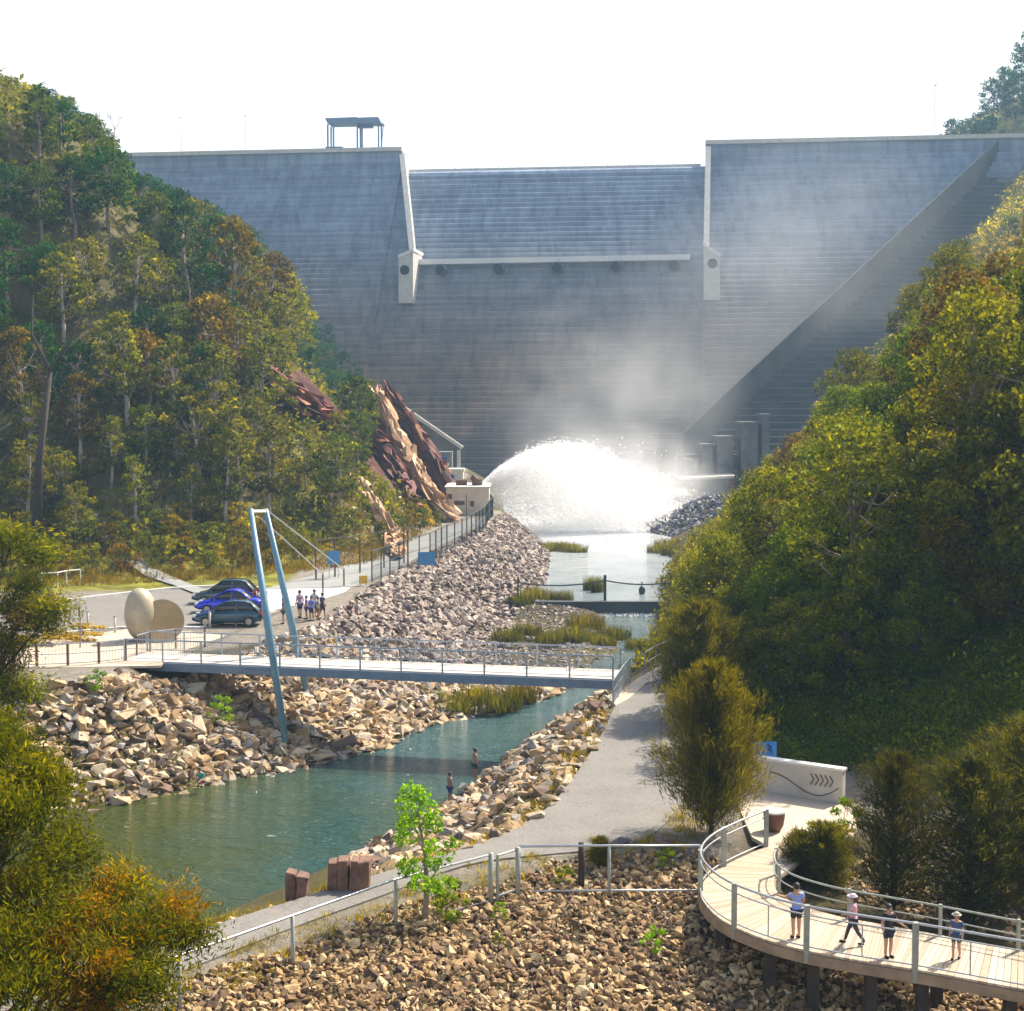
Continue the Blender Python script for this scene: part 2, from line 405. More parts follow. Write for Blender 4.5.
# ------------------------------------------------------------------ water
def water_mat(name, deep, shallow, foam0, foam1, foam_amt, wscale):
    m, nt, out = new_mat(name)
    p = N(nt, 'ShaderNodeBsdfPrincipled'); p.inputs['Roughness'].default_value = .10; p.inputs['IOR'].default_value = 1.33
    pos = geopos(nt); sp = N(nt, 'ShaderNodeSeparateXYZ'); nt.links.new(pos, sp.inputs[0])
    base = ramp(nt, [(.38, deep), (.62, shallow)], nz(nt, .09, 4, .6, pos)).outputs[0]
    if name == 'river_water':      # algae green shallows and tree reflection put into the colour towards the left
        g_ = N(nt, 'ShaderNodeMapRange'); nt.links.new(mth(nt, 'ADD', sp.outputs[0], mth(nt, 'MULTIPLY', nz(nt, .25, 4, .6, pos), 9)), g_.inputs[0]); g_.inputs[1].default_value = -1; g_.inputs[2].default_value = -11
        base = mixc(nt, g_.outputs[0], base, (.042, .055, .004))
    f = N(nt, 'ShaderNodeMapRange'); nt.links.new(sp.outputs[1], f.inputs[0]); f.inputs[1].default_value = foam0; f.inputs[2].default_value = foam1
    fo = mth(nt, 'MULTIPLY', f.outputs[0], foam_amt)
    n = nz(nt, .5, 6, .7, pos, (.6, 1.6, 1))
    fm = mth(nt, 'MULTIPLY', mth(nt, 'ADD', mth(nt, 'MULTIPLY', n, 4), -1.6), 1.0, True)
    fac = mth(nt, 'MULTIPLY', mth(nt, 'ADD', mth(nt, 'MULTIPLY', fm, .5), .5), fo, True)
    base = mixc(nt, fac, base, (.72, .74, .76))
    # sparkle of thin wind ripples put into the colour as pale flecks
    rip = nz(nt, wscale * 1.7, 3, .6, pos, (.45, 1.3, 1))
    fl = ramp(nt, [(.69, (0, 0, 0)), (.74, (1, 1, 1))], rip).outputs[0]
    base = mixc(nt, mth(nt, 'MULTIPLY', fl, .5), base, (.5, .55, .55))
    nt.links.new(base, p.inputs['Base Color'])
    h = mth(nt, 'ADD', nz(nt, wscale, 5, .65, pos, (.55, 1.4, 1)), mth(nt, 'MULTIPLY', nz(nt, wscale * 4, 3, .6, pos, (.6, 1.3, 1)), .3))
    nt.links.new(bump(nt, h, 1.0, .38), p.inputs['Normal'])
    nt.links.new(p.outputs[0], out.inputs[0]); return m
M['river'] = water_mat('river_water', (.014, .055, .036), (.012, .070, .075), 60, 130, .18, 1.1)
M['pool'] = water_mat('pool_water', (.13, .18, .19), (.24, .28, .29), 125, 195, 1.0, .7)
def gridsheet(name, x0, x1, y0, y1, z, mat):
    xs = np.linspace(x0, x1, 60); ys = np.linspace(y0, y1, 60); a, b = np.meshgrid(xs, ys)
    i = np.arange(3600).reshape(60, 60); q = np.stack([i[:-1, :-1], i[:-1, 1:], i[1:, 1:], i[1:, :-1]], -1).reshape(-1, 4)
    return link(name, np_mesh(name, np.stack([a.ravel(), b.ravel(), np.full(3600, z)], 1), q, mat, True))
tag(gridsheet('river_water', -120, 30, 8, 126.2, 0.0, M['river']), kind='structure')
tag(gridsheet('pool_water', -20, 45, 126.4, 292, ZP, M['pool']), kind='structure')

# ------------------------------------------------------------------ paths, roads, paving
def sheet(name, poly, z, mat, th=.12, kind='structure'):
    return tag(MB().prism(poly, z - th, z).build(name, mat), kind=kind)
m, nt, out = new_mat('asphalt')
p = N(nt, 'ShaderNodeBsdfPrincipled'); p.inputs['Roughness'].default_value = .85; pos = geopos(nt)
c = ramp(nt, [(.35, (.14, .13, .115)), (.65, (.21, .195, .17))], nz(nt, .5, 6, .65, pos)).outputs[0]
c = mixc(nt, .5, c, ramp(nt, [(.35, (.09, .09, .09)), (.7, (.28, .26, .23))], nz(nt, 14, 4, .7, pos)).outputs[0])
vor = N(nt, 'ShaderNodeTexVoronoi', feature='DISTANCE_TO_EDGE'); vor.inputs['Scale'].default_value = .22
wr = N(nt, 'ShaderNodeVectorMath', operation='ADD'); nt.links.new(pos, wr.inputs[0])
nn = N(nt, 'ShaderNodeTexNoise'); nn.inputs['Scale'].default_value = .8; nt.links.new(pos, nn.inputs['Vector']); sc_ = N(nt, 'ShaderNodeVectorMath', operation='SCALE'); sc_.inputs[3].default_value = 2.0
nt.links.new(nn.outputs[1], sc_.inputs[0]); nt.links.new(sc_.outputs[0], wr.inputs[1]); nt.links.new(wr.outputs[0], vor.inputs['Vector'])
crack = ramp(nt, [(0.0, (.8, .8, .8)), (.006, (1, 1, 1))], vor.outputs['Distance']).outputs[0]
c = mixc(nt, 1.0, c, crack, 'MULTIPLY')
nt.links.new(c, p.inputs['Base Color']); nt.links.new(bump(nt, nz(nt, 25, 3, .7, pos), .3, .01), p.inputs['Normal'])
nt.links.new(p.outputs[0], out.inputs[0]); M['asphalt'] = m
def smooth_line(P, it=2):
    P = [Vector((p[0], p[1])) for p in P]
    for _ in range(it):
        Q = [P[0]]
        for a, b in zip(P[:-1], P[1:]): Q += [a * .75 + b * .25, a * .25 + b * .75]
        Q.append(P[-1]); P = Q
    return [tuple(p) for p in P]
pn = path_near[:]; pf = path_far[:-1]
path_poly = smooth_line(pf) + smooth_line(pn[::-1])
sheet('footpath', path_poly, GL + .03, M['asphalt'])
M['pave'] = simple('cream_paving', (.54, .45, .34), (.42, .35, .27), .5, .8, obj=False, bmp=.1)
sheet('bridge_apron', W([(616, 706), (606, 697), (622, 690), (640, 678), (664, 664), (690, 664), (676, 676), (646, 684), (628, 700)], GL), GL + .045, M['pave'])
sheet('lookout_paving', W([(752, 792), (845, 803), (862, 822), (852, 838), (800, 862), (778, 878), (766, 846), (752, 838), (735, 800)], GL), GL + .04, M['pave'])
sheet('plaza', W([(-60, 668), (-40, 648), (60, 640), (130, 629), (190, 632), (226, 636), (170, 656), (160, 666), (60, 668)], GL), GL + .03, M['pave'])
sheet('car_park', W([(-80, 640), (-60, 606), (60, 603), (120, 596), (170, 590), (215, 588), (275, 592), (275, 611), (200, 628), (120, 628), (60, 634)], GL), GL + .02, M['asphalt'])
sheet('concrete_pad', W([(262, 590), (350, 588), (345, 592), (320, 600), (290, 607), (268, 611)], GL), GL + .035, M['white'])
M['road'] = simple('gravel_road', (.27, .28, .27), (.2, .205, .2), .3, .9, obj=False, bmp=.3)
sheet('dam_road', W([(262, 589.5), (330, 571), (385, 552), (440, 530), (470, 519), (490, 516), (492, 521), (462, 534), (432, 550), (400, 568), (352, 587)], GL), GL + .022, M['road'])
mb = MB()
kp = [at(a, b) for a, b in [(-60, 605), (60, 602), (120, 595), (170, 589.5), (215, 587), (262, 589)]]
for a, b in zip(kp[:-1], kp[1:]): mb.bar(a + Vector((0, 0, .08)), b + Vector((0, 0, .08)), .25, .16)
tag(mb.build('kerb', M['white']), kind='structure')
mb = MB()
kp = [at(a, b) for a, b in [(60, 634.5), (120, 628.5), (200, 628.5), (275, 611.5)]]
for a, b in zip(kp[:-1], kp[1:]): mb.bar(a + Vector((0, 0, .06)), b + Vector((0, 0, .06)), .2, .14)
tag(mb.build('kerb', M['white']), kind='structure')

# ------------------------------------------------------------------ the dam
A0 = atd(130, 160, 358); B0 = atd(990, 142, 333)
ZC = 74.7; ZS = 70.0
tdir = Vector((B0.x - A0.x, B0.y - A0.y, 0)).normalized(); ndir = Vector((tdir.y, -tdir.x, 0))
if ndir.y > 0: ndir = -ndir
org = Vector((A0.x, A0.y, 0))
def DP(u, v, z): return org + tdir * u + ndir * v + Vector((0, 0, z))
def u_at(px):       # where the ray of a column of the view meets the crest line
    d = ray(px, 300); t = ((org.x - 0) * (-tdir.y) + (org.y - 0) * tdir.x) / (d.x * (-tdir.y) + d.y * tdir.x)
    return (Vector((d.x * t, d.y * t, 0)) - org).dot(tdir)
m, nt, out = new_mat('dam_concrete')
p = N(nt, 'ShaderNodeBsdfPrincipled'); p.inputs['Roughness'].default_value = .8
pos = geopos(nt); sp = N(nt, 'ShaderNodeSeparateXYZ'); nt.links.new(pos, sp.inputs[0])
c = ramp(nt, [(.3, (.17, .225, .31)), (.7, (.27, .335, .43))], nz(nt, .06, 6, .65, pos)).outputs[0]  # blue of sky-lit shade is put into the concrete colour
streak = nz(nt, 1, 5, .65, pos, (.55, .25, .03))
c = mixc(nt, .75, c, ramp(nt, [(.3, (.42, .45, .5)), (.5, (.95, .95, .95)), (.72, (1.35, 1.3, 1.22))], streak).outputs[0], 'MULTIPLY')
course = nz(nt, 1, 3, .8, pos, (.03, .03, .85))
c = mixc(nt, .8, c, ramp(nt, [(.3, (.52, .54, .6)), (.7, (1.3, 1.28, 1.24))], course).outputs[0], 'MULTIPLY')
# brown staining low on the face, and a darker zone above the plunge pool
mr = N(nt, 'ShaderNodeMapRange'); nt.links.new(sp.outputs[2], mr.inputs[0]); mr.inputs[1].default_value = 56; mr.inputs[2].default_value = 24
c = mixc(nt, mth(nt, 'MULTIPLY', mr.outputs[0], .95), c, mixc(nt, 1.0, c, (1.1, .56, .26), 'MULTIPLY'))
# darker, smoother zone: z < 24 + 0.5*(x+22) roughly, feathered with noise
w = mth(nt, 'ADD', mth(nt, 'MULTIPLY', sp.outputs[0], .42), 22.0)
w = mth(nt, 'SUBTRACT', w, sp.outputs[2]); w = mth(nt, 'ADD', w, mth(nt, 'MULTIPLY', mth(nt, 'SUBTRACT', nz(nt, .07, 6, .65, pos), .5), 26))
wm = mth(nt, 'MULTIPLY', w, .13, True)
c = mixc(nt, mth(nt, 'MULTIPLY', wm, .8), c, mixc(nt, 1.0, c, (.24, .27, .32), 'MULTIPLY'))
nt.links.new(c, p.inputs['Base Color'])
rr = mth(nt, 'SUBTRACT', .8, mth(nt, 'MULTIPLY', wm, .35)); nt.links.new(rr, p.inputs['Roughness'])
nt.links.new(p.outputs[0], out.inputs[0]); M['dam'] = m
uA, uB = u_at(403), u_at(704)
SL = .80; RISE = 1.2; CH = .12
dam = empty('dam', DP((uA + uB) / 2, 0, 0)); tag(dam, 'huge stepped concrete dam across the valley with a lowered central spillway', 'dam')
dam_inv = Matrix.Translation(-dam.location)
def rel(mb, loc):
    mb.v = [(a - loc[0], b - loc[1], c_ - loc[2]) for a, b, c_ in mb.v]; return mb
def stepped(name, u0, u1, ztop, v_at_top=0.0, zb=-3.0, back=7.0, label=None):
    prof = [(-back, zb), (-back, ztop)]
    v = SL * (ZC - 3.2 - ztop) if ztop < ZC - 3 else 0.0
    z = ztop
    if ztop < ZC - 3:
        prof += [(v - 3.0, ztop), (v - 1.4, ztop - .15), (v - .5, ztop - .6), (v, ztop - 1.3)]; z = ztop - 1.3
        z0 = z
    else:
        prof += [(v, ztop), (v, ZC - 3.2)]; z = ZC - 3.2
    while z > 0:
        v2 = v + SL * RISE
        prof += [(v2 - CH, z), (v2, z - CH * 1.1), (v2 + .05, z - RISE)]
        v = v2; z -= RISE
    prof += [(v + .1, zb)]
    mb = MB(); P0 = [DP(u0, a, b) for a, b in prof]; P1 = [DP(u1, a, b) for a, b in prof]
    n = len(prof)
    mb.add(P0 + P1, [tuple(range(n)), tuple(reversed(range(n, 2 * n)))] + [(i, n + i, n + (i + 1) % n, (i + 1) % n) for i in range(n)])
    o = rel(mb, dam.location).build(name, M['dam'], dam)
    if label: o['label'] = label
    return o
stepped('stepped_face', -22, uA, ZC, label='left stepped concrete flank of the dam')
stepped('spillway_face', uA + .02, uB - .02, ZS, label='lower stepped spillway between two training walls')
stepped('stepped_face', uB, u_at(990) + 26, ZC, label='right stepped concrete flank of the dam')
def vz(z): return SL * (ZC - 3.2 - z)
# crest parapets
for (ua, ub, zt) in ((-22, uA, ZC), (uB, u_at(990) + 26, ZC)):
    mb = MB(); a = DP(ua, .35, zt + .35); b = DP(ub, .35, zt + .35); mb.bar(a, b, .7, .9)
    rel(mb, dam.location).build('parapet', M['conc'], dam)
mb = MB(); mb.bar(DP(uA + 1, vz(ZS) - 3.5, ZS + .35), DP(uB - 1, vz(ZS) - 3.5, ZS + .35), .5, .7)
k = uA + 2
while k < uB - 1:
    mb.bar(DP(k, vz(ZS) - 3.5, ZS + .5), DP(k, vz(ZS) - 3.5, ZS + 1.5), .12); k += 5
rel(mb, dam.location).build('spillway_railing', M['conc'], dam)
# training walls that narrow downward, then the two outlet piers
def twall(pxt, pyt, pxb, pyb, thick):
    def face(px, py, lift):
        d = ray(px, py)        # meet the sloping face plane: v = SL*(ZC-3.2-z)
        # solve for t
        n3 = ndir + Vector((0, 0, SL)); c0 = (org + ndir * (SL * (ZC - 3.2))).dot(ndir)
        t = (c0 - CAM.dot(n3)) / d.dot(n3)
        return CAM + d * t + ndir * lift
    return face(pxt, pyt, 0), face(pxb, pyb, 0)
for sgn, (pt, pb) in ((-1, ((402, 160), (412, 258))), (1, ((705.5, 152), (703.5, 250)))):
    a, b = twall(*pt, *pb, 1)
    a2 = a + Vector((0, 0, 0)); mb = MB()
    wv = tdir * 1.2
    P = [a - ndir * 6 + Vector((0, 0, -4)), a - ndir * 6 + Vector((0, 0, .8)), a + ndir * 3.0 + Vector((0, 0, .8)), b + ndir * 3.0 + Vector((0, 0, 1)), b - ndir * 2 + Vector((0, 0, -3))]
    mb.extrude(P, wv); rel(mb, dam.location).build('training_wall', M['conc'], dam)
def on_face(px, py, lift=0):
    return twall(px, py, px, py, 1)[0] + ndir * lift
for sgn, tl, tr_, yb in ((-1, (398.5, 256), (413, 249), 303), (1, (703.5, 243), (720, 255), 300)):
    w0 = on_face(tl[0], (tl[1] + yb) / 2); w1 = on_face(tr_[0], (tr_[1] + yb) / 2)
    lift = 6.0; Yd = w0 + ndir * lift
    def pl(px, py, L=lift):
        d = ray(px, py); t = ((w0 + ndir * L).dot(ndir) - CAM.dot(ndir)) / d.dot(ndir); return CAM + d * t
    mb = MB(); P = [pl(tl[0], yb), pl(tl[0], tl[1]), pl(tr_[0], tr_[1]), pl(tr_[0], yb)]
    mb.extrude(P, -ndir * 16)
    pr = rel(mb, dam.location).build('outlet_pier', M['conc'], dam)
    mb = MB(); a = pl(tl[0] - .6, tl[1] - 1, 6.3); b = pl(tr_[0] + .6, tr_[1] - 1, 6.3)
    a2 = pl(tl[0] - .6, tl[1] + 2.0, 6.3); b2 = pl(tr_[0] + .6, tr_[1] + 2.0, 6.3)
    mb.extrude([a, b, b2, a2], -ndir * 12); rel(mb, dam.location).build('pier_cap', M['white'], pr)
    cx = (tl[0] + tr_[0]) / 2 - sgn * (-1); cc = pl(cx if sgn < 0 else 712.5, 270 if sgn < 0 else 263.5)
    mb = MB(); mb.tube([cc - ndir * .2, cc + ndir * .25], 1.0, 20); rel(mb, dam.location).build('porthole', M['dark'], pr)
# gallery beam with five round outlets
a = on_face(415, 263, 1.2); b = on_face(690, 258, 1.2)
mb = MB(); mb.bar(a, b, 3.0, 1.15); rel(mb, dam.location).build('outlet_beam', M['white'], dam)
for px, py in ((442.5, 271), (500, 270), (558, 269), (616.5, 268), (674.5, 266.5)):
    cc = on_face(px, py, 2.6)
    mb = MB(); mb.tube([cc - ndir * 2, cc + ndir * .35], 1.15, 20); h = rel(mb, dam.location).build('outlet_ring', M['conc_wet'], dam)
    mb = MB(); mb.tube([cc + ndir * .3, cc + ndir * .45], 1.02, 20); rel(mb, dam.location).build('outlet_mouth', M['dark'], h)

# gantry on the crest
gp = DP(u_at(354), -3, ZC)
gan = empty('gantry', gp, math.atan2(tdir.y, tdir.x)); tag(gan, 'steel gantry frame with two flat roofs standing on the dam crest', 'gantry')
s_ = gp.y / F
gw = 28.5 * s_
for sx in (-1.0, -.78, .12, .30, .92):
    for sy in (-1.6, 1.6):
        if (sx == -.78 or sx == .30) and sy > 0: continue
        MB().bar((sx * gw * .93, sy, 0), (sx * gw * .93, sy, 6.6), .34).build('leg', M['deckbeam'], gan)
mb = MB(); mb.extrude([(-gw, -2.4, 7.9), (-gw * .9, -2.4, 6.6), (.12 * gw, -2.4, 6.6), (.12 * gw, -2.4, 8.0)], (0, 4.8, 0)); mb.build('roof', M['deckbeam'], gan)
mb = MB(); mb.extrude([(.125 * gw, -2.4, 6.6), (gw * .97, -2.4, 6.6), (gw * .87, -2.4, 7.9), (.125 * gw, -2.4, 7.85)], (0, 4.8, 0)); mb.build('roof', M['deckbeam'], gan)
mb = MB(); mb.box((.36 * gw, 0, 6.1), (3.4, 1.2, .55)); mb.bar((gw * .93, -1.6, 0), (gw * 1.04, -1.6, 6.6), .15); mb.build('hoist', M['deckbeam'], gan)
mb = MB(); mb.box((-.72 * gw, -.4, .75), (4.0, 2.4, 1.5)); mb.build('winch_box', M['mast'], gan)
# thin lamp poles on the crest
for i, px in enumerate((181, 245, None, 932)):
    if px is None: continue
    b = DP(u_at(px), -2, ZC)
    t = empty('lamp_pole', b); tag(t, ['thin lamp pole on the dam crest nearest the left hill', 'thin lamp pole on the crest midway between hill and gantry', 'thin lamp pole on the crest just left of the gantry', 'thin lamp pole on the right end of the crest by the trees'][i], 'lamp pole', 'lamp poles along the dam crest')
    hh = 9 if px < 900 else 12
    MB().tube([(0, 0, 0), (0, 0, hh)], .055, 6).build('pole', M['steel'], t)
    MB().box((0, -.5, hh), (.3, 1.2, .15)).build('lamp', M['steel'], t)

# ------------------------------------------------------------------ right abutment wall and its footing
def line_pt(k):   # k 0 (bottom) .. 1 (top) along the top edge of the wall
    bot = atd(684, 433, 252); top = atd(992, 146, 330)
    return bot.lerp(top, k)
ab = empty('abutment_wall', line_pt(0)); tag(ab, 'long sloping dark concrete wall climbing the right abutment of the dam', 'retaining wall')
mb = MB(); a, b = line_pt(0), line_pt(1.03)
mb.extrude([a, b, b + Vector((0, 0, -7.0)), a + Vector((0, 0, -5.4))], (0, 2.2, 0))
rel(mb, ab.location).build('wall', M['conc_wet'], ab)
mb = MB(); lg = MB(); z = 3.0
zbm, ztm = line_pt(0).z, line_pt(1).z
while z < ztm - 4:
    k = max(0, (z + 5.2 - zbm) / (ztm - zbm)); q = line_pt(k)
    yy = q.y + 1.2
    mb.box((q.x + 19, yy + 3, z + .6), (40, 6 , 1.17)); lg.box((q.x + 19.6, yy - .25 + 3, z + 1.14), (40, 6.3, .13))
    z += 1.2
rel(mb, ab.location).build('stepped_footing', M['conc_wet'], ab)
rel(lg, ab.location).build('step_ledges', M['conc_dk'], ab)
for px0, px1, pt, pb in ((703, 712, 446, 474), (717, 733, 438, 474), (741, 757, 424, 462), (762, 769, 416, 448), (686, 697, 461, 474)):
    a = atd(px0, pt, 246); b = atd(px1, pb, 246); mb = MB()
    mb.box(((a.x + b.x) / 2, 248, (a.z + b.z) / 2 - .6), (b.x - a.x, 5, a.z - b.z + 1.2))
    rel(mb, ab.location).build('buttress', M['conc_dk'], ab)
    mb = MB(); mb.box(((a.x + b.x) / 2, 247.8, a.z + .2), (b.x - a.x + .6, 5.4, .3)); rel(mb, ab.location).build('ledge', M['conc_dk'], ab)
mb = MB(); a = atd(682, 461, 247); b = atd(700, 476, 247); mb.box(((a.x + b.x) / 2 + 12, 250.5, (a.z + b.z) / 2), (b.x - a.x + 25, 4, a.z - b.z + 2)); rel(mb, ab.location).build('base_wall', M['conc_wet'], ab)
sl = empty('outfall_slab', atd(710, 492, 238)); tag(sl, 'dark concrete platform with pale top jutting over the pool on the right', 'platform')
a = atd(681, 480, 238); b = atd(737, 492, 238)
mb = MB(); mb.extrude([(a.x, 238, a.z), (b.x, 238, a.z + .3), (b.x, 238, b.z + .0), (a.x + 3, 238, b.z + .1), (a.x, 238, b.z + .9)], (0, 9, 0)); rel(mb, sl.location).build('slab', M['conc_wet'], sl)
mb = MB(); mb.extrude([(a.x, 237.7, a.z), (b.x, 237.7, a.z + .3), (b.x, 237.7, a.z + .75), (a.x, 237.7, a.z + .3)], (0, 9, 0)); rel(mb, sl.location).build('pale_top', M['conc'], sl)
mb = MB(); mb.box((b.x - 1.0, 237.5, (a.z + b.z) / 2 + .1), (1.1, .8, 1.9)); mb.box((b.x - .3, 237.6, 5.6), (.3, .5, 2.2)); rel(mb, sl.location).build('end_frame', M['rust'], sl)
q = atd(703, 498, 238); mb = MB(); mb.box((q.x, 240, 1.8), (1.4, 2, 4.6)); mb.box((q.x - .6, 240, 4.5), (2.6, 2.2, .8)); rel(mb, sl.location).build('pier', M['conc_dk'], sl)

# ------------------------------------------------------------------ left toe wall and outlet building
tw = empty('toe_wall', atd(440, 490, 236)); tag(tw, 'grey concrete wall with a sloping top at the left toe of the dam', 'retaining wall')
P = [atd(398, 404, 236), atd(462, 448, 236), atd(459.5, 452, 236), atd(459.5, 500, 236), atd(398, 500, 236)]
mb = MB(); mb.extrude(P, (0, 4, 0)); rel(mb, tw.location).build('wall', M['conc_dk'], tw)
mb = MB(); mb.bar(atd(397, 403, 235.6), atd(462.5, 448, 235.6), 1.2, .55); mb.bar(atd(458.6, 450, 235.6), atd(458.6, 474, 235.6), .8, .5); rel(mb, tw.location).build('coping', M['conc'], tw)
vh = empty('valve_house', atd(448, 492, 222)); tag(vh, 'small flat roofed concrete valve house below the sloping toe wall', 'building')
for (x0, y0, x1, y1, dy, nm, mm) in ((428, 452, 452, 495, 4, 'wall', 'conc_dk'), (445, 470, 463, 495, 0, 'wall', 'conc'), (444, 469, 464, 471.5, -.4, 'roof', 'conc'), (431, 463, 449, 466, 3.6, 'ledge', 'conc'), (440, 478, 446, 486, -.5, 'wall', 'conc')):
    a = atd(x0, y0, 222 + dy); b = atd(x1, y1, 222 + dy); mb = MB(); mb.box(((a.x + b.x) / 2, 224 + dy, (a.z + b.z) / 2), (b.x - a.x, 4, a.z - b.z)); rel(mb, vh.location).build(nm, M[mm], vh)
for (x0, y0, x1, y1) in ((434, 456, 440, 461), (442, 457, 447, 461), (449, 475, 454, 479)):
    a = atd(x0, y0, 221.4 + (3.9 if y0 < 470 else -.1)); b = atd(x1, y1, 221.4 + (3.9 if y0 < 470 else -.1)); mb = MB(); mb.box(((a.x + b.x) / 2, a.y + .5, (a.z + b.z) / 2), (b.x - a.x, .3, a.z - b.z)); rel(mb, vh.location).build('opening', M['sign_dkblue'], vh)
oh = empty('outlet_building', at(470, 516)); tag(oh, 'low cream outlet building with dark openings at the end of the dam road', 'building')
Yb = at(470, 515).y
a = atd(446, 488, Yb); b = atd(489, 516, Yb); zt = a.z
mb = MB(); mb.box(((a.x + b.x) / 2, Yb + 4, (zt + 3.5) / 2), (b.x - a.x, 8, zt - 3.5)); rel(mb, oh.location).build('wall', M['cream'], oh)
mb = MB(); mb.box(((a.x + b.x) / 2, Yb + 4, zt + .08), (b.x - a.x + .3, 8.3, .16)); rel(mb, oh.location).build('roof', M['conc'], oh)
for nm, (x0, y0, x1, y1), mm in (('window', (454, 501, 464.5, 505), 'rust'), ('door', (470, 501, 474, 506.5), 'rust'), ('recess', (446.5, 494, 452, 499), 'rust'), ('frame', (466, 494, 466.8, 515), 'conc_dk'), ('window', (456, 495.5, 463, 497), 'conc')):
    a2 = atd(x0, y0, Yb - .1); b2 = atd(x1, y1, Yb - .1); mb = MB(); mb.box(((a2.x + b2.x) / 2, Yb, (a2.z + b2.z) / 2), (b2.x - a2.x, .12, a2.z - b2.z)); rel(mb, oh.location).build(nm, M[mm], oh)
for (x0, x1, h) in ((456, 467, 1.0), (472, 482, 1.1), (475, 478, 1.9)):
    a2 = atd(x0, 487, Yb + 3); b2 = atd(x1, 487, Yb + 3); mb = MB(); mb.tube([(a2.x, Yb + 3, zt + .5), (b2.x, Yb + 3, zt + h * .5)], h * .42, 10); rel(mb, oh.location).build('valve', M['rust'], oh)

# ------------------------------------------------------------------ rocks
def hull_rock(seed, flat=.6):
    rg = random.Random(seed); bm = bmesh.new()
    for _ in range(13):
        v = Vector((rg.uniform(-1, 1), rg.uniform(-.8, .8), rg.uniform(-1, 1) * flat))
        v = v.normalized() * rg.uniform(.75, 1.05); v.z *= flat; v.y *= .8
        bm.verts.new(v)
    r = bmesh.ops.convex_hull(bm, input=list(bm.verts))
    bmesh.ops.delete(bm, geom=[v for v in bm.verts if not v.link_faces], context='VERTS')
    bmesh.ops.triangulate(bm, faces=list(bm.faces)); bm.verts.index_update()
    V = np.array([v.co[:] for v in bm.verts]); Fc = np.array([[v.index for v in f.verts] for f in bm.faces]); bm.free()
    return V * .5, Fc
ROCKS = [hull_rock(s, f) for s, f in [(1, .55), (2, .7), (3, .45), (4, .8), (5, .6), (6, .5), (7, .65), (8, .4), (9, .75), (10, .55)]]
def rot_mats(n, tilt, rng):
    a = rng.uniform(0, 2 * np.pi, n); bx = rng.normal(0, tilt, n); by = rng.normal(0, tilt, n)
    ca, sa = np.cos(a), np.sin(a); z = np.zeros(n); o = np.ones(n)
    Rz = np.stack([ca, -sa, z, sa, ca, z, z, z, o], -1).reshape(n, 3, 3)
    Rx = np.stack([o, z, z, z, np.cos(bx), -np.sin(bx), z, np.sin(bx), np.cos(bx)], -1).reshape(n, 3, 3)
    Ry = np.stack([np.cos(by), z, np.sin(by), z, o, z, -np.sin(by), z, np.cos(by)], -1).reshape(n, 3, 3)
    return Rx @ Ry @ Rz
def merge(templates, P, S, RM, ids, extra=None):
    Vs, Fs, At = [], [], []; off = 0
    for ti, (V, Fc) in enumerate(templates):
        sel = np.where(ids == ti)[0]
        if not len(sel): continue
        v = np.einsum('nij,vj->nvi', RM[sel], V) * S[sel][:, None, None] + P[sel][:, None, :]
        n, k = len(sel), len(V)
        f = (Fc[None] + (np.arange(n) * k)[:, None, None] + off).reshape(-1, Fc.shape[1])
        Vs.append(v.reshape(-1, 3)); Fs.append(f); off += n * k
        if extra is not None: At.append(np.repeat(extra[sel], k))
    return np.concatenate(Vs), np.concatenate(Fs), (np.concatenate(At) if extra is not None else None)
def scatter(poly, n, rng, ok=None):
    P = np.array(poly); lo = P.min(0); hi = P.max(0); out = []
    got = 0
    while got < n:
        x = rng.uniform(lo[0], hi[0], n * 2); y = rng.uniform(lo[1], hi[1], n * 2)
        k = inside(x, y, poly)
        if ok is not None: k &= ok(x, y)
        out.append(np.stack([x[k], y[k]], 1)); got += k.sum()
        if len(out) > 60: break
    return np.concatenate(out)[:n]
def notwater(x, y): return ~inside(x, y, WATER) | (pdist(x, y, WATER, True) < .6)
def bank_ok(x, y): return notwater(x, y) & ~(inside(x, y, TERR_L) & (pdist(x, y, terr_l_edge) > .5)) & ~(inside(x, y, TERR_R) & (pdist(x, y, terr_r_edge) > .4))
TAN = [(0, (.10, .08, .065)), (.18, (.24, .16, .10)), (.38, (.38, .25, .12)), (.55, (.48, .36, .21)), (.70, (.27, .26, .27)), (.85, (.56, .44, .28)), (1, (.66, .58, .46))]
PINK = [(0, (.10, .085, .09)), (.25, (.20, .16, .15)), (.5, (.34, .27, .23)), (.75, (.42, .35, .30)), (1, (.52, .46, .42))]
ORNG = [(0, (.07, .045, .03)), (.3, (.20, .12, .06)), (.55, (.34, .22, .10)), (.8, (.48, .34, .17)), (1, (.60, .48, .30))]
GREY = [(0, (.05, .055, .075)), (.5, (.13, .135, .17)), (.85, (.24, .24, .28)), (1, (.6, .6, .62))]
M['boulder'] = rock_mat('riprap_stone', TAN, False)
M['rocks_tan'] = rock_mat('riprap_fill', TAN, True); M['rocks_pink'] = rock_mat('pinkish_riprap', PINK, True)
M['rocks_orng'] = rock_mat('ochre_rubble', ORNG, True); M['rocks_grey'] = rock_mat('blue_grey_stone', GREY, True)
bank_near = W([(0, 692), (40, 690), (150, 668), (270, 641), (312, 628), (420, 640), (560, 650), (570, 690), (430, 724)], GL)[:5] + [(-2, 92), (3.5, 92)] + W([(545, 700), (430, 726), (380, 750), (300, 771), (200, 789), (110, 810)], 0) + [(-30, 62.5), (-30, 70)]
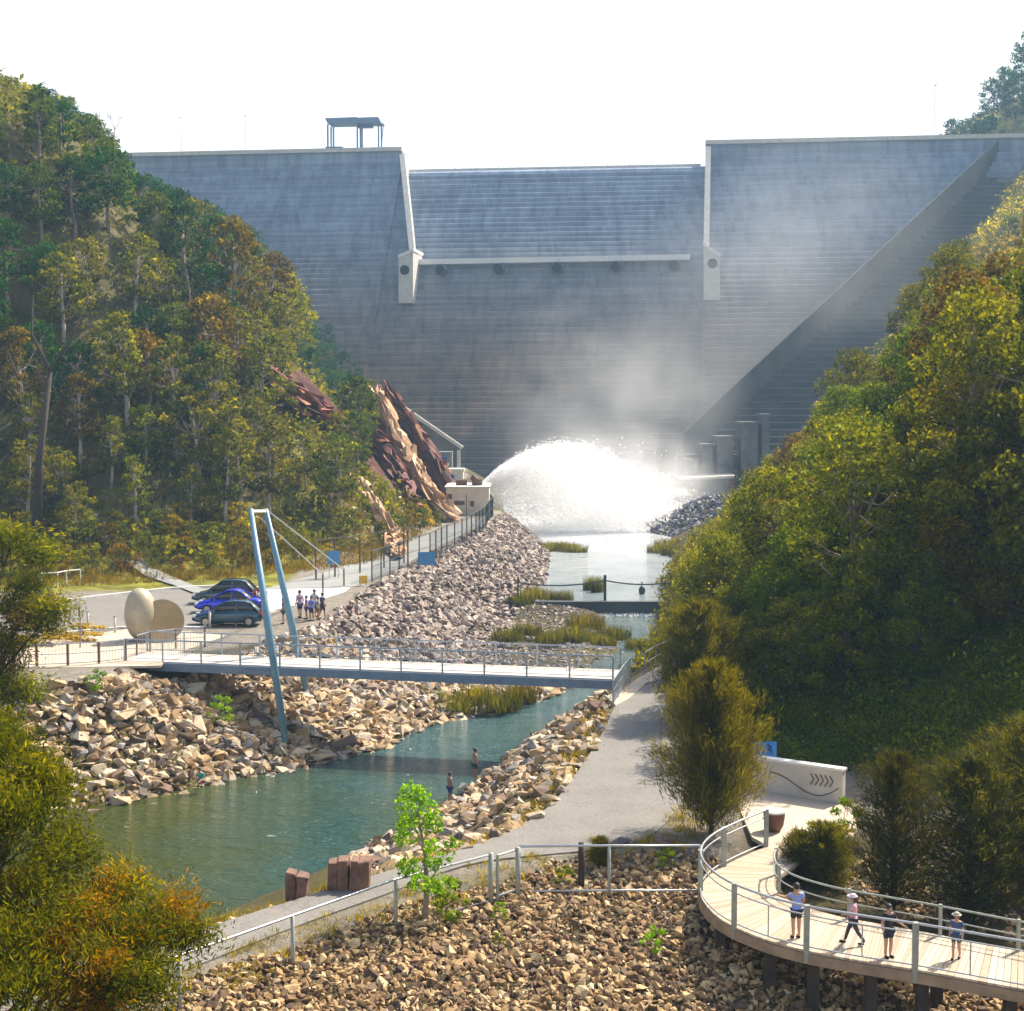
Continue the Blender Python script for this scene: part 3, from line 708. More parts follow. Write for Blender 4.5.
# individual boulders (the ones that show largest)
rng = np.random.default_rng(11)
placed = []; cell = {}
def try_place(x, y, r):
    gxk, gyk = int(x // 1.2), int(y // 1.2)
    for i in (-1, 0, 1):
        for j in (-1, 0, 1):
            for (a, b, c_) in cell.get((gxk + i, gyk + j), ()):
                if (a - x) ** 2 + (b - y) ** 2 < (.42 * (r + c_)) ** 2: return False
    cell.setdefault((gxk, gyk), []).append((x, y, r)); return True
rock_me = []
for i, (V, Fc) in enumerate(ROCKS): rock_me.append(np_mesh('boulder', V, Fc, M['boulder']))
right_bank = W([(330, 890), (400, 868), (480, 845), (545, 815), (580, 770), (605, 730), (612, 708)], GL) + W([(600, 700), (560, 725), (520, 748), (480, 780), (450, 800), (400, 830), (340, 862)], 0)
ncount = 0
for (poly, ntarget, smin, smax, where) in ((bank_near, 215, .7, 1.9, 'L'), (right_bank, 85, .5, 1.3, 'R')):
    pts = scatter(poly, 9000, rng, bank_ok); c_ = 0
    for q, (x, y) in enumerate(pts):
        if c_ >= ntarget: break
        s = smin + (smax - smin) * rng.random() ** 2.2
        if where == 'L' and y > 78 and s > 1.1: s *= .65
        if where == 'L' and y > 81: continue
        if not try_place(x, y, s): continue
        o = link('boulder', rock_me[rng.integers(len(rock_me))])
        o.location = (x, y, h1(x, y) + s * .12); o.scale = (s, s, s * rng.uniform(.8, 1.1))
        o.rotation_euler = (rng.normal(0, .25), rng.normal(0, .25), rng.uniform(0, 6.28))
        side = project(x, y, 2)[0]
        if where == 'L':
            zn = ('at the left end below the plaza' if side < 100 else 'below the sculpture' if side < 190 else 'beside the bridge shadow' if side < 300 else 'at the foot of the leaning mast' if side < 380 else 'on the gravel bar')
        else: zn = 'near the red stone blocks' if side < 440 else 'between bathers and path' if side < 540 else 'near the bridge end'
        sz = 'large' if s > 1.2 else 'middling' if s > .85 else 'small'
        h = h1(x, y); zz = 'at the waterline' if h < 1.0 else 'half way down the bank' if h < 2.9 else 'at the top of the bank'
        tag(o, f'{sz} riprap boulder {zn}, {zz}', 'boulder', 'boulders of the river banks')
        c_ += 1
def rubble(name, poly, n, smin, smax, pw, matk, label, seed, ok=None, sink=.08, tilt=.5):
    rg = np.random.default_rng(seed); pts = scatter(poly, n, rg, ok)
    n = len(pts); S = smin + (smax - smin) * rg.random(n) ** pw
    z = hv(pts[:, 0], pts[:, 1]) + S * sink
    V, Fc, A = merge(ROCKS, np.column_stack([pts, z]), S, rot_mats(n, tilt, rg), rg.integers(0, len(ROCKS), n), rg.random(n))
    o = link(name, np_mesh(name, V, Fc, M[matk], False, {'rc': A})); tag(o, label, 'rubble', None, 'stuff'); return o
rubble('riprap_fill', bank_near, 8500, .18, 1.15, 2.8, 'rocks_tan', 'tan and grey riprap stones filling the left bank below the bridge', 21, bank_ok)
rubble('riprap_fill', right_bank, 3400, .14, .95, 2.8, 'rocks_tan', 'loose tan stones between the curving path and the water', 22, bank_ok)
up_bank = W([(240, 648), (270, 641), (312, 628), (352, 600), (400, 570), (460, 540), (497, 517)], GL) + [(2, 203)] + W([(524, 524), (550, 550), (548, 576), (530, 601)], ZP) + W([(520, 606), (500, 650)], .4) + [(-2, 86), (-12, 80)]
rubble('upstream_riprap', up_bank, 17000, .22, 1.0, 2.4, 'rocks_pink', 'pinkish grey riprap slope between the dam road fence and the pool', 23, bank_ok, tilt=.6)
rubble('gravel_bar', W([(430, 724), (500, 714), (570, 690), (600, 660), (622, 650), (618, 630), (590, 614), (520, 606), (500, 640), (470, 680)], .3), 2600, .2, .5, 2, 'rocks_pink', 'low bar of grey stones between the footbridge and the weir', 24)
fore = W([(120, 1040), (190, 985), (293, 960), (396, 918), (480, 893), (540, 880), (560, 862), (690, 858), (716, 868)], 3.9) + [(9, 41), (16, 38), (16, 29), (-8, 29)]
def fore_ok(x, y): return inside(x, y, DROP) & (pdist(x, y, drop_line) > .35)
rubble('rubble_slope', fore, 25000, .10, .36, 1.6, 'rocks_orng', 'sunlit ochre rubble slope between the near fence and the boardwalk', 25, fore_ok, tilt=.7)
rubble('rubble_slope', fore, 1300, .3, .55, 1.5, 'rocks_orng', 'larger ochre stones among the rubble below the near fence', 26, lambda x, y: fore_ok(x, y) & (pdist(x, y, drop_line) > 1.5), tilt=.7)
inner = [(8.5, 44), (12, 40.5), (20, 36), (26, 34), (26, 42), (14, 47.5)]
rubble('rubble_slope', inner, 4500, .08, .36, 2.0, 'rocks_orng', 'ochre rubble under the she-oaks behind the boardwalk', 27)
mound = [(27.5 + 11 * math.cos(a), 196 + 16 * math.sin(a)) for a in np.linspace(0, 6.28, 20)]
rubble('stone_mound', mound, 2600, .4, 1.0, 1.5, 'rocks_grey', 'blue grey loose stone mound at the right of the plunge pool', 28, lambda x, y: y < 205, tilt=.8)
rubble('path_edging', path_far[:6] + [(p[0] - .3, p[1] + .9) for p in path_far[:6]][::-1], 240, .12, .4, 1.5, 'rocks_tan', 'broken stone edging along the river side of the near path', 29)
rubble('scree', W([(380, 575), (330, 560), (340, 520), (380, 480), (440, 510), (440, 528)], GL)[:0] + [(-17, 133), (-12.5, 134), (-9.5, 152), (-10, 158), (-13, 158), (-18, 150)], 350, .3, 1.3, 2.5, 'rocks_tan', 'tan broken scree at the cliff foot above the dam road', 30, tilt=.8)
rubble('hill_scree', [(45, 200), (75, 230), (80, 215), (54, 176), (40, 182)], 900, .4, 1.6, 2.0, 'rocks_grey', 'grey broken rock along the right ridge under the abutment wall', 31, tilt=.8)

# ------------------------------------------------------------------ cliffs
M['cliff_red'] = simple('red_shale', (.12, .04, .032), (.05, .02, .022), .6, .9, bmp=1, bdist=.5, obj=False)
M['cliff_tan'] = simple('tan_shale', (.60, .40, .25), (.27, .13, .08), .7, .9, bmp=1, bdist=.5, obj=False)
def hit(px, py, Yd):
    d = ray(px, py)
    for k in range(400):
        y = 95 + k * .4
        if y > Yd + 30: break
        p_ = CAM + d * (y / d.y)
        if p_.z < h1(p_.x, p_.y): return p_
    return atd(px, py, Yd)
def cliff(name, pxpts, depths, width, thick, mat, label, seed, rough=.9):
    """a rib of layered rock following a line up the slope"""
    P = [hit(a, b, d) for (a, b), d in zip(pxpts, depths)]
    n = 46; mcount = 16; V = []; Fc = []
    for i in range(n):
        t = i / (n - 1) * (len(P) - 1); k = min(int(t), len(P) - 2); c0 = P[k].lerp(P[k + 1], t - k)
        wf = math.sin(math.pi * min(1, max(.0, (i + .5) / n))) ** .45
        for j in range(mcount):
            u = j / (mcount - 1) * 2 - 1
            across = Vector((.35, -.75, -.1)) * (u * width * .5 * wf)
            bulge = thick * wf * math.sqrt(max(0, 1 - u * u))
            q = c0 + across
            strat = abs(((q.z * .9 + q.x * .7 + q.y * .25) * 1.1) % 1.0 - .5) * .9
            nn = mnoise.fractal(q * .35 + Vector((seed, 0, 0)), 1.0, 2.0, 4)
            nn2 = mnoise.noise(q * 1.3 + Vector((0, seed, 0)))
            q = q + Vector((.65, -.3, .55)).normalized() * (bulge + wf * (nn * rough + strat * .8 + nn2 * .35)) - Vector((.5, 0, .5)) * (1 - wf) * 1.5
            V.append(q[:])
    for i in range(n - 1):
        for j in range(mcount - 1): a = i * mcount + j; Fc.append((a, a + 1, a + mcount + 1, a + mcount))
    me = np_mesh(name, V, Fc, M[mat]); o = link(name, me); tag(o, label, 'rock outcrop', 'cliffs above the dam road'); return o
SL_T = [(V * np.array([2.6, 1.0, .55]), Fc) for V, Fc in ROCKS]
TANR = [(0, (.20, .09, .04)), (.25, (.46, .26, .13)), (.6, (.66, .44, .26)), (1, (.75, .57, .38))]
REDR = [(0, (.05, .014, .016)), (.5, (.17, .045, .030)), (.85, (.30, .10, .05)), (1, (.42, .20, .10))]
M['slab_tan'] = rock_mat('tan_slabs', TANR, True); M['slab_red'] = rock_mat('red_slabs', REDR, True)
def rib(pxpts, depths, width, mat, slabm, label, seed, n, smin, smax):
    o = cliff('rock_outcrop', pxpts, depths, width * .8, .3, mat, label, seed, .4)
    rg = np.random.default_rng(seed + 50); P = [hit(a, b, d) for (a, b), d in zip(pxpts, depths)]; pts = []; RM = []
    for i in range(n):
        t = rg.random() * (len(P) - 1); k = min(int(t), len(P) - 2); d = (P[k + 1] - P[k]).normalized(); c0 = P[k].lerp(P[k + 1], t - k)
        u = rg.uniform(-1, 1); wf = .45 + .55 * math.sin(math.pi * min(1, (t + .15) / (len(P) - 1)))
        c0 = c0 + Vector((.35, -.75, -.1)) * (u * width * .5 * wf) + Vector((.65, -.3, .55)) * (rg.uniform(.3, 1.7) * (1 - u * u)) ; pts.append(c0[:])
        y_ = Vector((0, 0, 1)).cross(d).normalized(); z_ = d.cross(y_); Mx = Matrix((d, y_, z_)).transposed()
        Mx = Mx @ Matrix.Rotation(rg.normal(0, .16), 3, 'Z') @ Matrix.Rotation(rg.normal(0, .2), 3, 'Y') @ Matrix.Rotation(rg.uniform(-1, 1), 3, 'X'); RM.append(np.array(Mx))
    S = smin + (smax - smin) * rg.random(n) ** 1.8
    pts = np.array(pts); pts[:, 2] = np.maximum(pts[:, 2], hv(pts[:, 0], pts[:, 1]) + S * .15)
    V, Fc, A = merge(SL_T, pts, S, np.array(RM), rg.integers(0, len(ROCKS), n), rg.random(n))
    c = link('fractured_slabs', np_mesh('fractured_slabs', V, Fc, M[slabm], False, {'rc': A}), o); c['kind'] = 'stuff'
rib([(374, 404), (392, 446), (416, 485), (446, 521)], [176, 174, 168, 160], 8.0, 'cliff_tan', 'slab_tan', 'bright tan rock rib running down to the dam road gate', 1, 700, .6, 2.4)
rib([(384, 398), (408, 430), (432, 468), (452, 508)], [186, 186, 184, 176], 6.5, 'cliff_red', 'slab_red', 'dark red rock face right beside the tan rib', 2, 420, .6, 2.2)
rib([(252, 370), (282, 396), (316, 418), (346, 446)], [178, 178, 174, 170], 9.0, 'cliff_red', 'slab_red', 'dark red rock scar high in the left hillside trees', 3, 900, .8, 2.8)
rib([(350, 408), (368, 440), (390, 474), (408, 508)], [178, 174, 168, 160], 8.0, 'cliff_red', 'slab_red', 'shadowed red brown rock between the scar and the tan rib', 4, 520, .6, 2.4)
rib([(352, 482), (366, 508), (384, 535), (394, 560)], [150, 146, 141, 134], 4.2, 'cliff_tan', 'slab_tan', 'ochre broken outcrop just left of the road fence', 5, 260, .4, 1.4)

# ------------------------------------------------------------------ foliage
def leaf_quads(C, size, rng, aspect=.45, direc=None, spread=1.0):
    n = len(C)
    d = rng.normal(size=(n, 3))
    if direc is not None: d = direc + d * spread
    d /= np.linalg.norm(d, axis=1, keepdims=True) + 1e-9
    e = np.cross(d, rng.normal(size=(n, 3))); e /= np.linalg.norm(e, axis=1, keepdims=True) + 1e-9
    s = size * rng.uniform(.6, 1.35, n)[:, None]
    a = d * s * .5; b = e * s * .5 * aspect
    V = np.stack([C - a, C + b - a * .1, C + a, C - b - a * .1], 1).reshape(-1, 3)
    Fc = np.arange(n * 4).reshape(n, 4)
    return V, Fc
def gum(seed, Ht, Rd, nclump, per, leaf, flat=.75, low=.35, gap=0.0):
    rg = np.random.default_rng(seed); rr = random.Random(seed)
    trunk = MB(); lean = Vector((rr.uniform(-.1, .1), rr.uniform(-.1, .1), 1)) * Ht
    tp = [Vector((0, 0, -.6)), lean * .25 + Vector((rr.uniform(-.2, .2), rr.uniform(-.2, .2), 0)), lean * .5 + Vector((rr.uniform(-.3, .3), rr.uniform(-.3, .3), 0)), lean * .82]
    r0 = Ht * .020
    trunk.tube(tp, [r0 * 1.25, r0, r0 * .7, r0 * .22], 7)
    C = []; lvs = []; dirs = []
    for k in range(nclump):
        t = low + (1 - low) * ((k + rr.random()) / nclump); an = k * 2.4 + rr.uniform(-.5, .5)
        w = math.sin(math.pi * min(1, max(0, (t - low * .75) / (1.04 - low * .75))) ** .85) ** .7
        rad = Rd * w * rr.uniform(.35, 1.0)
        c = Vector((math.cos(an) * rad, math.sin(an) * rad, Ht * t)) + Vector((lean.x, lean.y, 0)) * t
        fr = Rd * rr.uniform(.18, .42)
        st = (tp[1].lerp(tp[2], rr.random()) if t < .6 else tp[2].lerp(tp[3], rr.random()))
        mid = st.lerp(c, .5) + Vector((rr.uniform(-.2, .2), rr.uniform(-.2, .2), -.1)) * Rd * .3
        trunk.tube([st, mid, c], [r0 * .26, r0 * .16, r0 * .05], 5)
        n = int(per * (fr / (Rd * .35)) ** 2)
        p = rg.normal(size=(n, 3)); p /= np.linalg.norm(p, axis=1, keepdims=True)
        p *= (rg.uniform(.35, 1.0, (n, 1)) ** .6) * fr
        p[:, 2] *= flat * .8
        p *= (1 + .35 * np.sin(p[:, :1] * 5 / fr + k) * np.cos(p[:, 1:2] * 4 / fr + k))
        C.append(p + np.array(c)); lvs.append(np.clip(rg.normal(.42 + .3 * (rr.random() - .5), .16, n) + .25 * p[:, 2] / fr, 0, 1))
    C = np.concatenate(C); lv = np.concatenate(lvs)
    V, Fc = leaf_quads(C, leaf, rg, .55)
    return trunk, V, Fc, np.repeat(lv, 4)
def sheoak(seed, Ht, Rd, nb, per, leaf, droop=0.15, base=.03, low=.18):
    """feathery crown: many fine strands along rising branches"""
    rg = np.random.default_rng(seed); rr = random.Random(seed); trunk = MB(); r0 = Ht * .016
    trunk.tube([(0, 0, -.5), (rr.uniform(-.1, .1), rr.uniform(-.1, .1), Ht * .5), (0, 0, Ht * .95)], [r0 * 1.3, r0 * .8, r0 * .2], 6)
    C = []; D = []; lvs = []
    for k in range(nb):
        t = base + (1 - base) * (k / nb) ** .9; an = k * 2.399 + rr.uniform(-.3, .3)
        L = Rd * (math.sin(math.pi * (low + (.98 - low) * t)) ** .8) * rr.uniform(.65, 1.15) + .12
        up = .75 + rr.uniform(-.2, .3)
        d0 = Vector((math.cos(an), math.sin(an), up)).normalized()
        st = Vector((0, 0, Ht * t * .9)); en = st + d0 * L * 1.1 + Vector((0, 0, -droop * L))
        if en.z > Ht * 1.05: en.z = Ht * 1.05
        trunk.tube([st, st.lerp(en, .55) + Vector((0, 0, .05 * L)), en], [r0 * .35, r0 * .2, r0 * .05], 4)
        n = int(per * (.4 + L / Rd)); u = rg.uniform(.12, 1.08, n)[:, None]
        p = np.array(st) * (1 - u) + np.array(en) * u + rg.normal(size=(n, 3)) * (.10 * L + .05) * (1.15 - .55 * u)
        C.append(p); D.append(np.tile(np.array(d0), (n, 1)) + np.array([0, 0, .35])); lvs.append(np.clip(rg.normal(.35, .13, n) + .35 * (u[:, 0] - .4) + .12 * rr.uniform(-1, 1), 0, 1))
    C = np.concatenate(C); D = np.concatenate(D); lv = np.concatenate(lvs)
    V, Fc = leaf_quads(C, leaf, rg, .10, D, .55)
    return trunk, V, Fc, np.repeat(lv, 4)

def tree_proto(name, data, lm, bm_, trunk_name='trunk', crown='crown'):
    tr, V, Fc, lv = data
    trm = bpy.data.meshes.new(trunk_name); trm.from_pydata(tr.v, [], tr.f); trm.materials.append(M[bm_])
    trm.polygons.foreach_set('use_smooth', [True] * len(trm.polygons))
    crm = np_mesh(crown, V, Fc, M[lm], False, {'lv': lv})
    return (name, trm, crm)
def plant_tree(proto, loc, rz, s, label, cat, group, tn='trunk', cn='crown'):
    t = empty(proto[0], loc, rz); t.scale = (s, s, s * random.uniform(.92, 1.1)); tag(t, label, cat, group)
    a = link(tn, proto[1], t); b = link(cn, proto[2], t); return t
M['lf_olive'] = leaf_mat('olive_leaves', (.012, .034, .001), (.155, .185, .001), (.47, .46, .002))
M['lf_green'] = leaf_mat('green_leaves', (.008, .038, .002), (.095, .165, .002), (.31, .38, .004))
M['lf_rust'] = leaf_mat('rusty_leaves', (.035, .028, .002), (.15, .12, .003), (.36, .26, .006))
M['lf_blue'] = leaf_mat('blue_green_leaves', (.006, .034, .020), (.040, .090, .030), (.14, .19, .04), .35)
M['lf_gold'] = leaf_mat('golden_wattle_leaves', (.05, .055, .002), (.34, .30, .002), (.74, .60, .006))
M['lf_oak'] = leaf_mat('she_oak_needles', (.02, .032, .004), (.12, .13, .010), (.33, .31, .02), .5)
M['lf_oak_dk'] = leaf_mat('dark_she_oak_needles', (.010, .022, .004), (.075, .085, .008), (.24, .22, .02), .4)
M['lf_bright'] = leaf_mat('bright_young_leaves', (.04, .11, .004), (.17, .34, .006), (.38, .55, .02), .55)
M['lf_fore'] = leaf_mat('near_tree_leaves', (.02, .042, .002), (.14, .17, .002), (.42, .38, .004), .5, .0)
M['lf_fore_or'] = leaf_mat('near_tree_rusty_leaves', (.05, .035, .002), (.21, .13, .003), (.42, .26, .008), .5, .0)
M['reed'] = leaf_mat('reed_blades', (.035, .05, .008), (.13, .15, .022), (.28, .25, .06), .4)
M['grass'] = leaf_mat('dry_grass', (.06, .06, .012), (.25, .22, .04), (.42, .34, .10), .4)

far_gums = {}
for k, (lm, bk) in enumerate((('lf_olive', 'bark_pale'), ('lf_green', 'bark'), ('lf_rust', 'bark_pale'), ('lf_blue', 'bark'))):
    far_gums[lm] = [tree_proto('gum_tree', gum(100 + k * 10 + j, h_, r_, nc, 120, .40), lm, bk) for j, (h_, r_, nc) in enumerate(((10, 3.3, 26), (12, 3.0, 28), (8, 3.2, 22)))]
shrubs = {lm: [tree_proto('hillside_shrub', gum(300 + k * 7 + j, 3.0, 1.8, 12, 110, .26, .8, .12), lm, 'bark_dark', 'stem', 'foliage') for j in range(2)] for k, lm in enumerate(('lf_gold', 'lf_olive', 'lf_green', 'lf_rust'))}
mid_trees = {lm: [tree_proto('wattle_tree', gum(400 + k * 7 + j, h_, r_, nc, 330, .24, .8, .18), lm, 'bark_dark') for j, (h_, r_, nc) in enumerate(((8.5, 3.2, 44), (7, 3.2, 40)))] for k, lm in enumerate(('lf_olive', 'lf_green', 'lf_rust', 'lf_gold'))}

def zone_left(px, py):
    a = 'at the left edge' if px < 70 else 'above the sculpture' if px < 190 else 'above the cars' if px < 290 else 'beside the red scar' if px < 360 else 'near the dam road'
    b = 'on the skyline' if py < 200 else 'high on the left hill' if py < 300 else 'half way up the left hill' if py < 420 else 'low on the left hill' if py < 510 else 'at the foot of the left hill'
    return f'{b} {a}'
def zone_right(px, py):
    a = 'nearest the river' if px < 760 else 'left of centre' if px < 850 else 'right of centre' if px < 940 else 'at the right edge'
    b = 'on the right skyline' if py < 160 else 'high on the right slope' if py < 320 else 'half way up the right slope' if py < 470 else 'low on the right slope' if py < 620 else 'at the foot of the right slope'
    return f'{b} {a}'
CW = {'lf_olive': 'olive green', 'lf_green': 'fresh green', 'lf_rust': 'orange brown', 'lf_blue': 'bluish', 'lf_gold': 'golden yellow'}

# --- left hill trees
random.seed(5)
def poisson(fn, n, rad, x0, x1, y0, y1, tries=40000, rng=np.random.default_rng(3)):
    xs = rng.uniform(x0, x1, tries); ys = rng.uniform(y0, y1, tries); k = fn(xs, ys); xs, ys = xs[k], ys[k]; pts = []
    for x, y in zip(xs, ys):
        if len(pts) >= n: break
        r = rad(x, y)
        if any((a - x) ** 2 + (b - y) ** 2 < r * r for a, b in pts): continue
        pts.append((float(x), float(y)))
    return pts
def projv(x, y, z):
    dz = z - CAM.z; f = y * math.cos(PITCH) - dz * math.sin(PITCH); up = y * math.sin(PITCH) + dz * math.cos(PITCH)
    return 512 + F * x / f, 505.5 - F * up / f
SKY_L = [(-80, 70), (0, 100), (40, 92), (95, 130), (120, 160), (150, 190), (200, 205), (235, 225), (270, 245), (310, 300), (345, 335), (380, 380), (400, 410), (420, 445), (450, 515)]
SKY_R = [(640, 640), (680, 600), (700, 570), (735, 520), (760, 490), (800, 447), (860, 378), (900, 336), (960, 272), (1024, 226), (1120, 160)]
def fit(x, y, z, Ht, Rd, s, line, side):
    tol = random.random() ** 2 * (26 if side < 0 else 14)
    while s > .3:
        px, py = project(x, y, z + Ht * s * .97); py += tol; w = Rd * s * F / y * .8
        if sky_ok(px, py, line) and sky_ok(px + side * w * .8, py + Ht * s * .35 * F / y, line): return s
        s *= .88
    return 0
def sky_ok(px, py, line): return py > np.interp(px, [p[0] for p in line], [p[1] for p in line])
HLs = HL; 
def dhl(x, y): return np.where(inside(x, y, HL), pdist(x, y, HL[:-1]), -1)
def dhr(x, y): return np.where(inside(x, y, HR), pdist(x, y, HR[:-2]), -1)
def left_ok(x, y):
    d = dhl(x, y); z = hv(x, y)
    ok = d > np.where((x < -17) & (y < 140), 7, 3.0)
    px, py = projv(x, y, z); pt = projv(x, y, z + 5.0)[1]
    ok &= (px > -60) & (px < 480) & (pt > -20) & sky_ok(px, pt, SKY_L)
    for a, b, c_, e, y0, y1 in ((262, 378, 345, 450, 110, 200), (366, 395, 465, 560, 110, 205)):
        ok &= ~((px > a) & (px < c_) & (py > b + 5) & (pt < e - 45) & (y > y0) & (y < y1))
    return ok
pts = poisson(left_ok, 290, lambda x, y: 3.0 + max(0, y - 130) * .018, -130, -8, 110, 340)
for x, y in pts:
    z = h1(x, y); px, py = project(x, y, z + 6)
    r = random.random()
    if y > 205 or py < 260: lm = 'lf_blue' if r < .55 else 'lf_green' if r < .8 else 'lf_olive'
    else: lm = 'lf_olive' if r < .52 else 'lf_rust' if r < .68 else 'lf_green' if r < .88 else 'lf_blue'
    j = random.randrange(3); s = random.uniform(.62, 1.05)
    if y < 128: s *= .7
    if px > 300: s *= .78
    s = fit(x, y, z, (10, 12, 8)[j], 3.2, s, SKY_L, 1)
    if not s: continue
    sz = 'tall' if s > .9 and j < 2 else 'mid sized' if s > .7 else 'low'
    plant_tree(far_gums[lm][j], (x, y, z - .2), random.uniform(0, 6.28), s, f'{sz} {CW[lm]} gum tree {zone_left(px, py)}', 'tree', 'gum trees covering the left hill')
# --- right hill: wattles near, golden shrubs along the ridge, bluish gums by the dam
def right_ok(x, y, h=4.0):
    d = dhr(x, y); z = hv(x, y); px, py = projv(x, y, z + 2); pt = projv(x, y, z + h)[1]
    return (d > 1.5) & (y > 59) & (px > 640) & (px < 1090) & (py > 120) & (py < 840) & sky_ok(px - 2.2 * F / y * (h > 3), pt + 4, SKY_R)
pts = poisson(lambda x, y: right_ok(x, y) & (y < 128), 175, lambda x, y: 2.5 + max(0, y - 80) * .024, 8, 70, 50, 150)
for x, y in pts:
    z = h1(x, y); px, py = project(x, y, z + 5); r = random.random()
    lm = 'lf_olive' if r < .70 else 'lf_green' if r < .86 else 'lf_rust' if r < .91 else 'lf_gold'
    j = random.randrange(2); s = random.uniform(.6, 1.0)
    d = float(dhr(np.array([x]), np.array([y]))[0])
    if d < 5: s *= .8
    s = fit(x, y, z, (8.5, 7)[j], 3.3, s, SKY_R, -1)
    if not s: continue
    plant_tree(mid_trees[lm][j], (x, y, z - .2), random.uniform(0, 6.28), s, f'{"tall" if s > .8 else "bushy"} {CW[lm]} wattle tree {zone_right(px, py)}', 'tree', 'wattle trees on the right slope')
pts = poisson(lambda x, y: right_ok(x, y, 1.5) & (y >= 118), 250, lambda x, y: 2.2, 18, 120, 125, 300)
for x, y in pts:
    z = h1(x, y); px, py = project(x, y, z + 1); r = random.random()
    lm = 'lf_gold' if r < .62 else 'lf_olive' if r < .88 else 'lf_rust' if r < .93 else 'lf_green'
    s = random.uniform(.7, 1.5)
    plant_tree(shrubs[lm][random.randrange(2)], (x, y, z - .2), random.uniform(0, 6.28), s, f'{"large" if s > 1.15 else "small"} {CW[lm]} shrub {zone_right(px, py)}', 'shrub', 'shrubs on the right ridge', 'stem', 'foliage')
pts = poisson(lambda x, y: (dhr(x, y) > 55) & (projv(x, y, hv(x, y) + 5)[0] > 912) & (projv(x, y, hv(x, y) + 5)[0] < 1080), 30, lambda x, y: 5.2, 90, 190, 345, 400)
for x, y in pts:
    z = h1(x, y); px, py = project(x, y, z + 8); lm = 'lf_blue'; s = random.uniform(.9, 1.35)
    plant_tree(far_gums[lm][random.randrange(3)], (x, y, z - .2), random.uniform(0, 6.28), s, f'{"tall" if s > 1.1 else "lower"} bluish gum tree beyond the right end of the dam crest', 'tree', 'gum trees beyond the dam')
open_gums = [tree_proto('gum_tree', gum(900 + j, h_, r_, nc, 280, .22, .7, .42), lm, 'bark') for j, (h_, r_, nc, lm) in enumerate(((11, 3.0, 34, 'lf_olive'), (12.5, 3.2, 38, 'lf_olive'), (10, 2.8, 30, 'lf_rust'), (11, 3.0, 34, 'lf_green')))]
pts = poisson(lambda x, y: right_ok(x, y, 6) & (y < 125), 60, lambda x, y: 4.6, 8, 75, 56, 150, rng=np.random.default_rng(77))
for x, y in pts:
    z = h1(x, y); j = random.randrange(4); s = fit(x, y, z, 12, 3.0, random.uniform(.75, 1.1), SKY_R, -1)
    if s < .42: continue
    px, py = project(x, y, z + 8)
    plant_tree(open_gums[j], (x, y, z - .2), random.uniform(0, 6.28), s, f"{'tall' if s > .85 else 'slim'} {('olive', 'olive', 'rusty', 'green')[j]} gum {zone_right(px, py)}", 'tree', 'open gum trees on the right slope')
# --- left hill shrubs at its foot
pts = poisson(lambda x, y: (dhl(x, y) > 0) & (dhl(x, y) < 9) & (y < 172) & (projv(x, y, 5 + 0 * x)[0] > -40) & ((y < 128) | (dhl(x, y) < 2)), 110, lambda x, y: 1.7, -50, -6, 100, 172)
for x, y in pts:
    z = h1(x, y); px, py = project(x, y, z + 1); r = random.random()
    lm = 'lf_gold' if r < .28 else 'lf_olive' if r < .7 else 'lf_rust' if r < .84 else 'lf_green'
    s = random.uniform(.35, .85)
    plant_tree(shrubs[lm][random.randrange(2)], (x, y, z - .1), random.uniform(0, 6.28), s, f'{"waist high" if s < .6 else "head high"} {CW[lm]} shrub {zone_left(px, py)}', 'shrub', 'shrubs at the foot of the left hill', 'stem', 'foliage')

# undergrowth over both hills and dry grass on verges (nobody could count it)
def tuft(seed, n, rad, leaf, asp=.5, up=0):
    rg = np.random.default_rng(seed); p = rg.normal(size=(n, 3)) * rad * .5; p[:, 2] = np.abs(p[:, 2]) * .8
    D = np.tile(np.array([0, 0, 1.0]), (n, 1)) * up + p * .5 if up else None
    V, Fc = leaf_quads(p, leaf, rg, asp, D, .4 if up else 1.0); return V, Fc
T1 = [tuft(s, 26, .9, .36) for s in range(4)]
T3 = [tuft(s + 30, 60, .9, .15) for s in range(4)]
def cover(name, pts, smin, smax, matk, label, seed, T=T1, cat='undergrowth'):
    rg = np.random.default_rng(seed); n = len(pts); S = rg.uniform(smin, smax, n)
    V, Fc, A = merge(T, np.column_stack([pts, hv(pts[:, 0], pts[:, 1])]), S, rot_mats(n, .15, rg), rg.integers(0, len(T), n), rg.random(n))
    A = np.clip(A * .7 + np.random.default_rng(seed + 1).uniform(0, .3, len(A)), 0, 1)
    o = link(name, np_mesh(name, V, Fc, M[matk], False, {'lv': A})); tag(o, label, cat, None, 'stuff')
rg = np.random.default_rng(5)
def in_l(x, y): return inside(x, y, HL) & (pdist(x, y, HL[:-1]) > 2.5) & (np.hypot((x + 20) / 10, (y - 166) / 14) > 1)
def in_r(x, y): return inside(x, y, HR) & (pdist(x, y, HR[:-2]) > .5)
cover('undergrowth', scatter([(-110, 104), (-8, 104), (-8, 240), (-14, 335), (-150, 335)], 16000, rg, in_l), .8, 2.1, 'lf_olive', 'dense olive undergrowth between the trunks on the left hill', 41)
cover('undergrowth', scatter([(9, 44), (30, 40), (60, 95), (14, 95)], 3200, rg, in_r), .6, 1.5, 'lf_olive', 'low olive scrub between the nearer trees on the right slope', 49, T3)
cover('undergrowth', scatter([(12, 90), (55, 90), (75, 130), (120, 330), (40, 330)], 6000, rg, in_r), .7, 1.7, 'lf_olive', 'dense olive undergrowth covering the right slope', 42)
